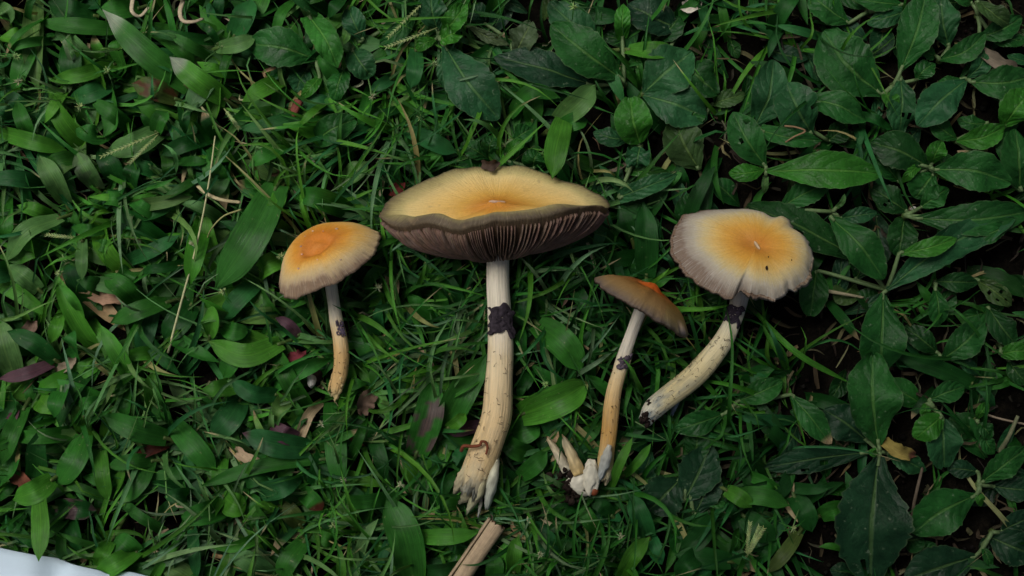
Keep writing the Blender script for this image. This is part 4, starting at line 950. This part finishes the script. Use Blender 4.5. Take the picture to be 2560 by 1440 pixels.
for i, (x0, y0, x1, y1, l) in enumerate([(2432, 120, 2556, 180, "dry grey leaf scrap on dark soil beside spotted weed"), (2210, 1105, 2290, 1140, "yellowed dead leaf curled at the large dark rosette's centre"), (1706, 18, 1748, 0, "papery white leaf scrap caught among dark weeds")]):
    b = MB(); vs_ = leaf_into(b, px_path(bent((x0, y0), (x1, y1), 8), (10, 14, 9)), 34 * MM, prof_lance, 16, 6, [(.17, .14, .10), (.24, .19, .05), (.5, .46, .38)][i], cup=.7, wave=.2, serr=.15, tip=(.12, .05, .03) if i == 1 else None)
    o = b.build("dead_leaf", M_DRY); tag(o, l, "leaf")
for (x0, y0, x1, y1, w, c, l) in [(578, 1118, 668, 1168, 26, (.40, .30, .19), "torn tan dead leaf lying in the shadowed grass"), (222, 738, 322, 750, 28, (.28, .17, .11), "brown curled dead leaf with purple end among the grass"), (48, 840, 86, 800, 30, (.14, .09, .065), "dark withered leaf scrap in the grass"),
        (140, 930, 190, 892, 26, (.20, .16, .11), "grey-brown dried leaf fold near a purple blade"), (975, 478, 1004, 456, 30, (.09, .014, .012), "dark red leaf scrap beside the large cap's rim"), (718, 895, 765, 878, 24, (.13, .022, .03), "crimson leaf scrap beside the small orange-brown mushroom's stem"),
        (1205, 410, 1248, 404, 24, (.05, .032, .022), "dark brown withered bit stuck on the large cap's back edge"), (930, 985, 905, 1035, 40, (.13, .085, .06), "brown rotten leaf under the grass right of a mushroom base"), (88, 1230, 16, 1180, 34, (.17, .06, .035), "rusty dead leaf beneath bright green blades")]:
    zz = (7, 13, 9) if x0 != 1205 else (21, 24, 21)
    b = MB(); vs_ = leaf_into(b, px_path(bent((x0, y0), (x1, y1), 6), zz), w * MM, prof_lance, 14, 6, c, cup=.6, wave=.22, serr=.18, roll=R.uniform(-.4, .4)); o = b.build("dead_leaf", M_DRY); tag(o, l.replace(" right of a mushroom base", " near the small mushroom's forked base"), "leaf"); splat(ceilL, vs_, .001)
# white crumb with soil
m5 = empty("fungus_crumb", P(778, 952, 0), "small white fungus crumb with dark soil beside the small mushroom's base", "fungus")
b = MB(); lump(b, P(779, 952, 12), .0026, (.62, .60, .54), 5, 3, (.8, 1.3, .9), .3); b.build("flesh", M_FLESH, m5); splat(ceilM, [Vector(p) for p in b.v], .003, 1)
b = MB(); lump(b, P(790, 940, 9), .0030, (.03, .02, .016), 8, 2, (1.2, 1, .9), .4); b.build("soil_lump", M_DIRT, m5)
for (x, y, l) in [(2284, 524, "white pebble-like crumb beside the broad flat bright leaf"), (2495, 706, "white crumb on bare soil next to a holed leaf")]:
    b = MB(); lump(b, P(x, y, 5), .0016, (.45, .43, .40), x, 2, (1, 1, .8), .4); tag(b.build("soil_crumb", M_DIRT), l, "crumb")

# sedge seed heads and grass seed spikes
def seed_head(x, y, i, z, foot, label):
    root = empty("sedge_seed_head", P(foot[0], foot[1], 0), label, "seed head", "spiky sedge seed heads in the grass")
    b = MB(); top = P(x, y, z); stalk_into(b, [P(foot[0], foot[1], -1), P((x + foot[0]) / 2, (y + foot[1]) / 2, z * .8), top], .0004, .0003, jit(TINT['gp'], .2), 8, 5); b.build("stalk", M_SMALL, root)
    b = MB(); col = R.choice([(.25, .34, .13), (.20, .32, .10), (.30, .33, .18)])
    for k in range(26):
        d = Vector((R.gauss(0, 1), R.gauss(0, 1), R.gauss(.4, 1))).normalized(); L = R.uniform(.0014, .0028); stalk_into(b, [top, top + d * L], .0004, .00005, jit(col, .3), 2, 3)
    b.build("spikelet", M_SMALL, root)
    for k in range(3):
        a = R.uniform(0, 6.28); b = MB(); q = P(x + math.cos(a) * 42, y + math.sin(a) * 42, z - 4)
        leaf_into(b, [top, top.lerp(q, .5) + Vector((0, 0, .002)), q], .0009, prof_fine, 6, 2, jit(TINT['g'], .2), cup=.5); b.build("bract", M_BLADE, root)
SH = "spiky pale green sedge seed head on a thin stalk in the grass"
SHL = {(201, 268): "sedge seed head on a long stalk beside the blade browned along one edge", (1085, 158): "small yellowish sedge seed head beside the long grey-green oval leaf", (1434, 17): "yellow sedge seed head above the large veined shiny leaf",
    (1051, 296): "sedge seed head below the arrow-shaped blade", (480, 611): "fringed sedge seed head right against the long thin straw", (702, 641): "pale sedge seed head touching the small orange-brown cap's rim", (557, 728): "sedge seed head at the tip of the long glossy blade",
    (1365, 962): "sedge seed head above the broad blade with a torn whitened tip", (1982, 1320): "tan sedge seed head on a bent stalk near the huge torn leaf", (1001, 1212): "brownish sedge seed head above the very wide dark glossy blade",
    (946, 720): "sedge seed head beside the white upper stem of the small orange-brown mushroom", (148, 681): "spiky sedge seed head beside the small upright pale blade", (158, 648): "spiky sedge seed head beside the small upright pale blade", (803, 1061): "sedge seed head beside the wide blade with a silvery folded end",
    (833, 1316): "dry tan sedge seed head near the leaf reddened at its tip", (268, 176): "sedge seed head beside the two blades with pale frosted tips"}
for i, (x, y) in enumerate([(47, 205), (201, 268), (268, 176), (43, 141), (1085, 158), (1434, 17), (1051, 296), (930, 242), (148, 681), (158, 648), (480, 611), (702, 641), (557, 728), (833, 1316), (803, 1061), (1552, 1343), (1350, 1387), (1001, 1212), (1365, 962), (1982, 1320), (860, 1200), (946, 720)]):
    a = R.uniform(0, 6.28); seed_head(x, y, i, 27, (x + math.cos(a) * 70, y + math.sin(a) * 60), SHL.get((x, y), SH).replace('right against', 'touching'))
def seed_spike(a, c, label, z=25):
    root = empty("grass_seed_spike", P(a[0], a[1], 0), label, "seed spike", "grass seed spikes")
    p = [P(a[0], a[1], -1), P(a[0] * .97 + c[0] * .03, a[1] * .97 + c[1] * .03, z * .7), P((a[0] + c[0]) / 2, (a[1] + c[1]) / 2, z + 2), P(c[0], c[1], z - 2)]
    b = MB(); cl = stalk_into(b, p, .0005, .0002, (.26, .32, .12), 24, 5); b.build("stalk", M_SMALL, root)
    b = MB()
    for i in range(11, 25):
        T = (cl[i] - cl[i - 1]).normalized(); S = T.cross(Vector((0, 0, 1))).normalized()
        for s in (-1, 1):
            d = (T * 1.2 + S * s * .7 + Vector((0, 0, R.uniform(0, .5)))).normalized(); q = cl[i] + S * s * .0002; stalk_into(b, [q, q + d * .0008, q + d * .0016], .00034, .0001, jit((.27, .36, .14), .3), 3, 4)
    b.build("spikelet", M_SMALL, root)
seed_spike((396, 332), (255, 391), "seed spike lying along the oval pale-sheened blade"); seed_spike((396, 336), (326, 406), "seed spike hanging off the oval pale-sheened blade")
seed_spike((561, 272), (597, 320), "whitish short seed spike below the frosted grass blades"); seed_spike((215, 598), (106, 586), "yellow-green seed spike lying level above a small pale blade")
seed_spike((1092, 70), (967, 118), "beaded pale seed spike running to the crinkled bright weed leaf"); seed_spike((1066, -2), (972, 92), "slender pale seed spike slanting beside the grey-green oval leaf")
SP3 = "yellow-green upright seed spike, one of three from one stem near the huge torn leaf"
for e in ((1875, 1308), (1898, 1318), (1909, 1322)): seed_spike((1864, 1396), e, SP3, 20)

# single narrow blades that cross the mushrooms
def cross_blade(pts, w, tint, label):
    b = MB(); leaf_into(b, [P(*q) for q in pts], w * MM, prof_fine, 16, 2, jit(TINT[tint], .1), cup=.5); o = b.build("grass_sprig", M_BLADE); tag(o, label, "grass sprig")
cross_blade([(1818, 1090, 0), (1824, 1000, 30), (1830, 860, 29), (1814, 762, 24)], 11, 'g', "thin upright grass blade crossing the bent stem of the pale flat cap")
cross_blade([(1612, 990, 2), (1598, 965, 18), (1576, 920, 27), (1556, 894, 27)], 13, 'gb', "short green blade poking over the slender mushroom's stem at its ring")
cross_blade([(900, 800, 4), (876, 782, 22), (852, 772, 28), (828, 760, 27)], 7, 'gd', "dark blade tip crossing the small orange-brown mushroom's stem")
cross_blade([(1320, 1330, 2), (1258, 1380, 18), (1200, 1410, 22), (1150, 1412, 20)], 11, 'gd', "dark narrow blade lying across the split dry stalk")
cross_blade([(1400, 1030, 2), (1400, 1070, 16), (1402, 1110, 24), (1396, 1162, 22)], 9, 'gd', "dark narrow blade crossing the pale stem stubs")

# ------------------------------------------------------------------ loose cover (uncountable)
def add_shade_helper():
    """unseen tree added outside the frame to darken the lower right"""
    rr = random.Random(77); root = empty("added_shade_tree", (1.15, -.80, 0), "unseen leafy tree added to shade the weedy side of the lawn", "tree")
    b = MB(); hub = Vector((.62, -.48, 1.27)); stalk_into(b, [Vector((1.15, -.80, -.02)), Vector((1.12, -.78, .5)), Vector((1.0, -.70, .95)), hub], .055, .022, (.10, .08, .06), 20, 12)
    ends = []
    for k in range(9):
        a = k * .7; e = Vector((.14 + .62 * math.cos(a), -.14 + .50 * math.sin(a), 1.32 + rr.uniform(-.05, .12))); ends.append(e)
        stalk_into(b, [hub, hub.lerp(e, .5) + Vector((0, 0, .05)), e], .014, .003, (.10, .08, .06), 10, 6)
    b.build("trunk", M_DRY, root)
    b = MB()
    for _ in range(NCROWN):
        while True:
            q = Vector((rr.uniform(-1, 1), rr.uniform(-1, 1), rr.uniform(-1, 1)))
            if q.length < 1 and mnoise.noise(q * 2.6) > -.22: break
        p = Vector((.14 + q.x * .80, -.14 + q.y * .64, 1.36 + q.z * .20)); a = rr.uniform(0, 6.28); d = Vector((math.cos(a), math.sin(a), rr.uniform(-.6, .2))).normalized(); L = rr.uniform(.05, .085)
        leaf_into(b, [p, p + d * L * .5 + Vector((0, 0, .006)), p + d * L], L * .45, prof_lance, 5, 2, jit(TINT['w'], .25, rr), cup=.2, rr=rr, roll=rr.uniform(-.5, .5))
    b.build("crown", M_BLADE, root)
NCROWN = 2500
add_shade_helper()  # added out of view only for the shade its crown casts

def dens_grass(x, y):
    """share of fine grass: thick by the mushrooms and left of them, thin among the weeds"""
    d = 1.0
    if x > 1500: d = max(.10, 1 - (x - 1500) / 330)
    if y > 900 and 1500 < x < 2000: d = max(d, .55)
    if y < 420 and 1150 < x < 1800: d *= .40
    if 1700 < x < 2150 and y < 300: d = max(d, .35)
    return d
def fill():
    fine, broad, dry, lowleaf = MB(), MB(), MB(), MB(); rr = random.Random(5)
    def blade(b, x, y, ang, L, w, zt, tint, prof, nu, nv, cup, soft, curl, roll=0, tip=None):
        n = 5; pts = []; a = ang; px, py = x, y; z0 = -1
        for k in range(n):
            t = k / (n - 1); zz = zt * math.sin(min(1, t * 1.15) * math.pi * .62) * (1 if t < .8 else .9); p = P(px, py, max(.4, zz) if k else -1)
            lim = limit(p, soft); p.z = min(p.z, lim if k else p.z); pts.append(p)
            px += math.cos(a) * L / (n - 1); py += math.sin(a) * L / (n - 1); a += curl / (n - 1)
        leaf_into(b, pts, w * MM, prof, nu, nv, tint, cup=cup, rr=rr, roll=roll, twist=rr.uniform(-.7, .7), tip=tip, tipat=.8)
    def spot(): return rr.uniform(-560, 3120), rr.uniform(-470, 1910)
    inside = lambda x, y: -60 < x < 2620 and -60 < y < 1500
    # broad under-layer
    for _ in range(3000):
        x, y = spot(); d = dens_grass(x, y)
        if rr.random() > d * (1 if inside(x, y) else .75): continue
        t = rr.choice(['g', 'g', 'gd', 'gb', 'gg', 'gb', 'gp', 'g'] if x < 900 else ['g', 'gd', 'gd', 'gg', 'gb'] if x < 1300 else ['g', 'gd', 'gd', 'gg'])
        if rr.random() < .018: t = rr.choice(['pu', 'rd', 'tan', 'tan'])
        lf = x < 900; blade(broad, x, y, rr.gauss(3.3, .9) if lf and y < 700 and rr.random() < .6 else rr.uniform(0, 6.28), rr.uniform(80, 240 if lf else 190), rr.uniform(18, 58 if lf else 46), rr.uniform(6, 29 if lf else 17), jit(TINT[t], .35, rr), prof_lance, 9, 4, rr.uniform(.1, .6), True, rr.uniform(-.9, .9), rr.uniform(-.5, .5), TINT['tan'] if rr.random() < .06 else None)
    # fine blades, growing from small shared crowns
    n = 0
    while n < 6400:
        x, y = spot()
        if rr.random() > dens_grass(x, y) * (1 if inside(x, y) else .6) * (.62 if x < 880 and y < 1000 else 1): n += 2; continue
        k = rr.randint(2, 7); a0 = rr.gauss(3.2, .8) if x < 900 and y < 600 and rr.random() < .55 else rr.uniform(0, 6.28); spread = rr.choice([.5, 1.2, 3.1]); tt = rr.choice(['g', 'gb', 'gb', 'gg', 'gp', 'gp', 'gf'] if x < 1000 else ['g', 'gb', 'gg', 'gp', 'gd', 'gf'] if x < 1500 else ['g', 'g', 'gb', 'gd', 'gg'])
        for _ in range(k):
            t = jit(TINT[tt], .4, rr); 
            if rr.random() < .025: t = jit((.24, .23, .09), .25, rr)
            blade(fine, x + rr.gauss(0, 8), y + rr.gauss(0, 8), a0 + rr.uniform(-spread, spread), rr.uniform(90, 290) * (1 if rr.random() < .8 else 1.4), rr.choice([rr.uniform(5, 10), rr.uniform(8, 17)]), rr.uniform(10, 34), t, prof_fine, 8, 2, rr.uniform(.35, .8), rr.random() < .82, rr.gauss(0, .9), rr.uniform(-.5, .5), (.34, .29, .16) if rr.random() < .07 else None)
            n += 1
    # thin dead bits and clippings
    for q in range(1500):
        x, y = spot() if q < 900 else (rr.uniform(1700, 2700), rr.uniform(-60, 1500)); z = rr.uniform(1.5, 15 if x < 1600 else 6); a = rr.uniform(0, 6.28); L = rr.uniform(20, 85); pts = []
        for k in range(4):
            p = P(x + math.cos(a) * L * k / 3 + rr.gauss(0, 4), y + math.sin(a) * L * k / 3 + rr.gauss(0, 4), z + 1.5 * math.sin(k)); p.z = min(p.z, limit(p, True)); pts.append(p)
        leaf_into(dry, pts, rr.uniform(3, 12) * MM, prof_lance, 6, 2, jit(rr.choice([(.30, .24, .13), (.20, .15, .08), (.10, .07, .045), (.36, .31, .19)] if x < 1600 else [(.07, .06, .03), (.04, .032, .018), (.022, .017, .011), (.14, .12, .06)]), .35, rr), cup=.7, rr=rr, roll=rr.uniform(-1, 1), twist=rr.uniform(-2, 2))
    # low weed leaves under the rosettes
    for _ in range(620):
        x, y = spot()
        if x < 1450 and not (y < 380 and x > 1150): continue
        t = rr.choice(['w', 'wd', 'wd', 'wgd', 'wg', 'wd', 'wo']); a = rr.uniform(0, 6.28)
        blade(lowleaf, x, y, a, rr.uniform(50, 150), rr.uniform(28, 72), rr.uniform(2.5, 8.5), jit(TINT[t], .25, rr), prof_weed, 12, 6, rr.uniform(.1, .5), True, rr.uniform(-.5, .5), rr.uniform(-.35, .35))
    for q in range(5200):          # the lawn goes on around the spot
        x, y = rr.uniform(-1300, 3860), rr.uniform(-1150, 2590)
        if -520 < x < 3080 and -430 < y < 1870: continue
        if q % 3 == 0: blade(broad, x, y, rr.uniform(0, 6.28), rr.uniform(90, 240), rr.uniform(20, 60), rr.uniform(6, 24), jit(TINT[rr.choice(['g', 'gd', 'gg', 'gb', 'w'])], .35, rr), prof_lance, 7, 2, rr.uniform(.1, .6), True, rr.uniform(-.9, .9), rr.uniform(-.5, .5))
        else: blade(fine, x, y, rr.uniform(0, 6.28), rr.uniform(110, 320), rr.uniform(7, 19), rr.uniform(10, 34), jit(TINT[rr.choice(['g', 'gb', 'gd', 'gg'])], .4, rr), prof_fine, 6, 2, rr.uniform(.35, .8), True, rr.gauss(0, .9), rr.uniform(-.5, .5))
    tag(broad.build("broad_grass_cover", M_BLADE), "mass of broad grass blades matted below the mushrooms", "grass", kind="stuff")
    tag(fine.build("fine_grass", M_BLADE), "mass of fine narrow grass blades growing all around the mushrooms", "grass", kind="stuff")
    tag(dry.build("plant_litter", M_DRY), "scattered dry straw bits and clippings between the grass", "litter", kind="stuff")
    tag(lowleaf.build("low_weed_cover", M_WEED), "low dark weed leaves covering the soil below the rosettes", "weeds", kind="stuff")
    cr = MB()
    for i in range(1100):
        x, y = rr.uniform(1500, 3000), rr.uniform(-300, 1800); lump(cr, P(x, y, rr.uniform(-.5, 2)), rr.uniform(.0005, .0022) * rr.choice([.6, 1, 1]), jit((.009, .007, .005), .6, rr), i * .37, 1)
    tag(cr.build("soil_crumbs", M_DIRT), "dark crumbly soil grains between the weeds", "soil", kind="stuff")
fill()
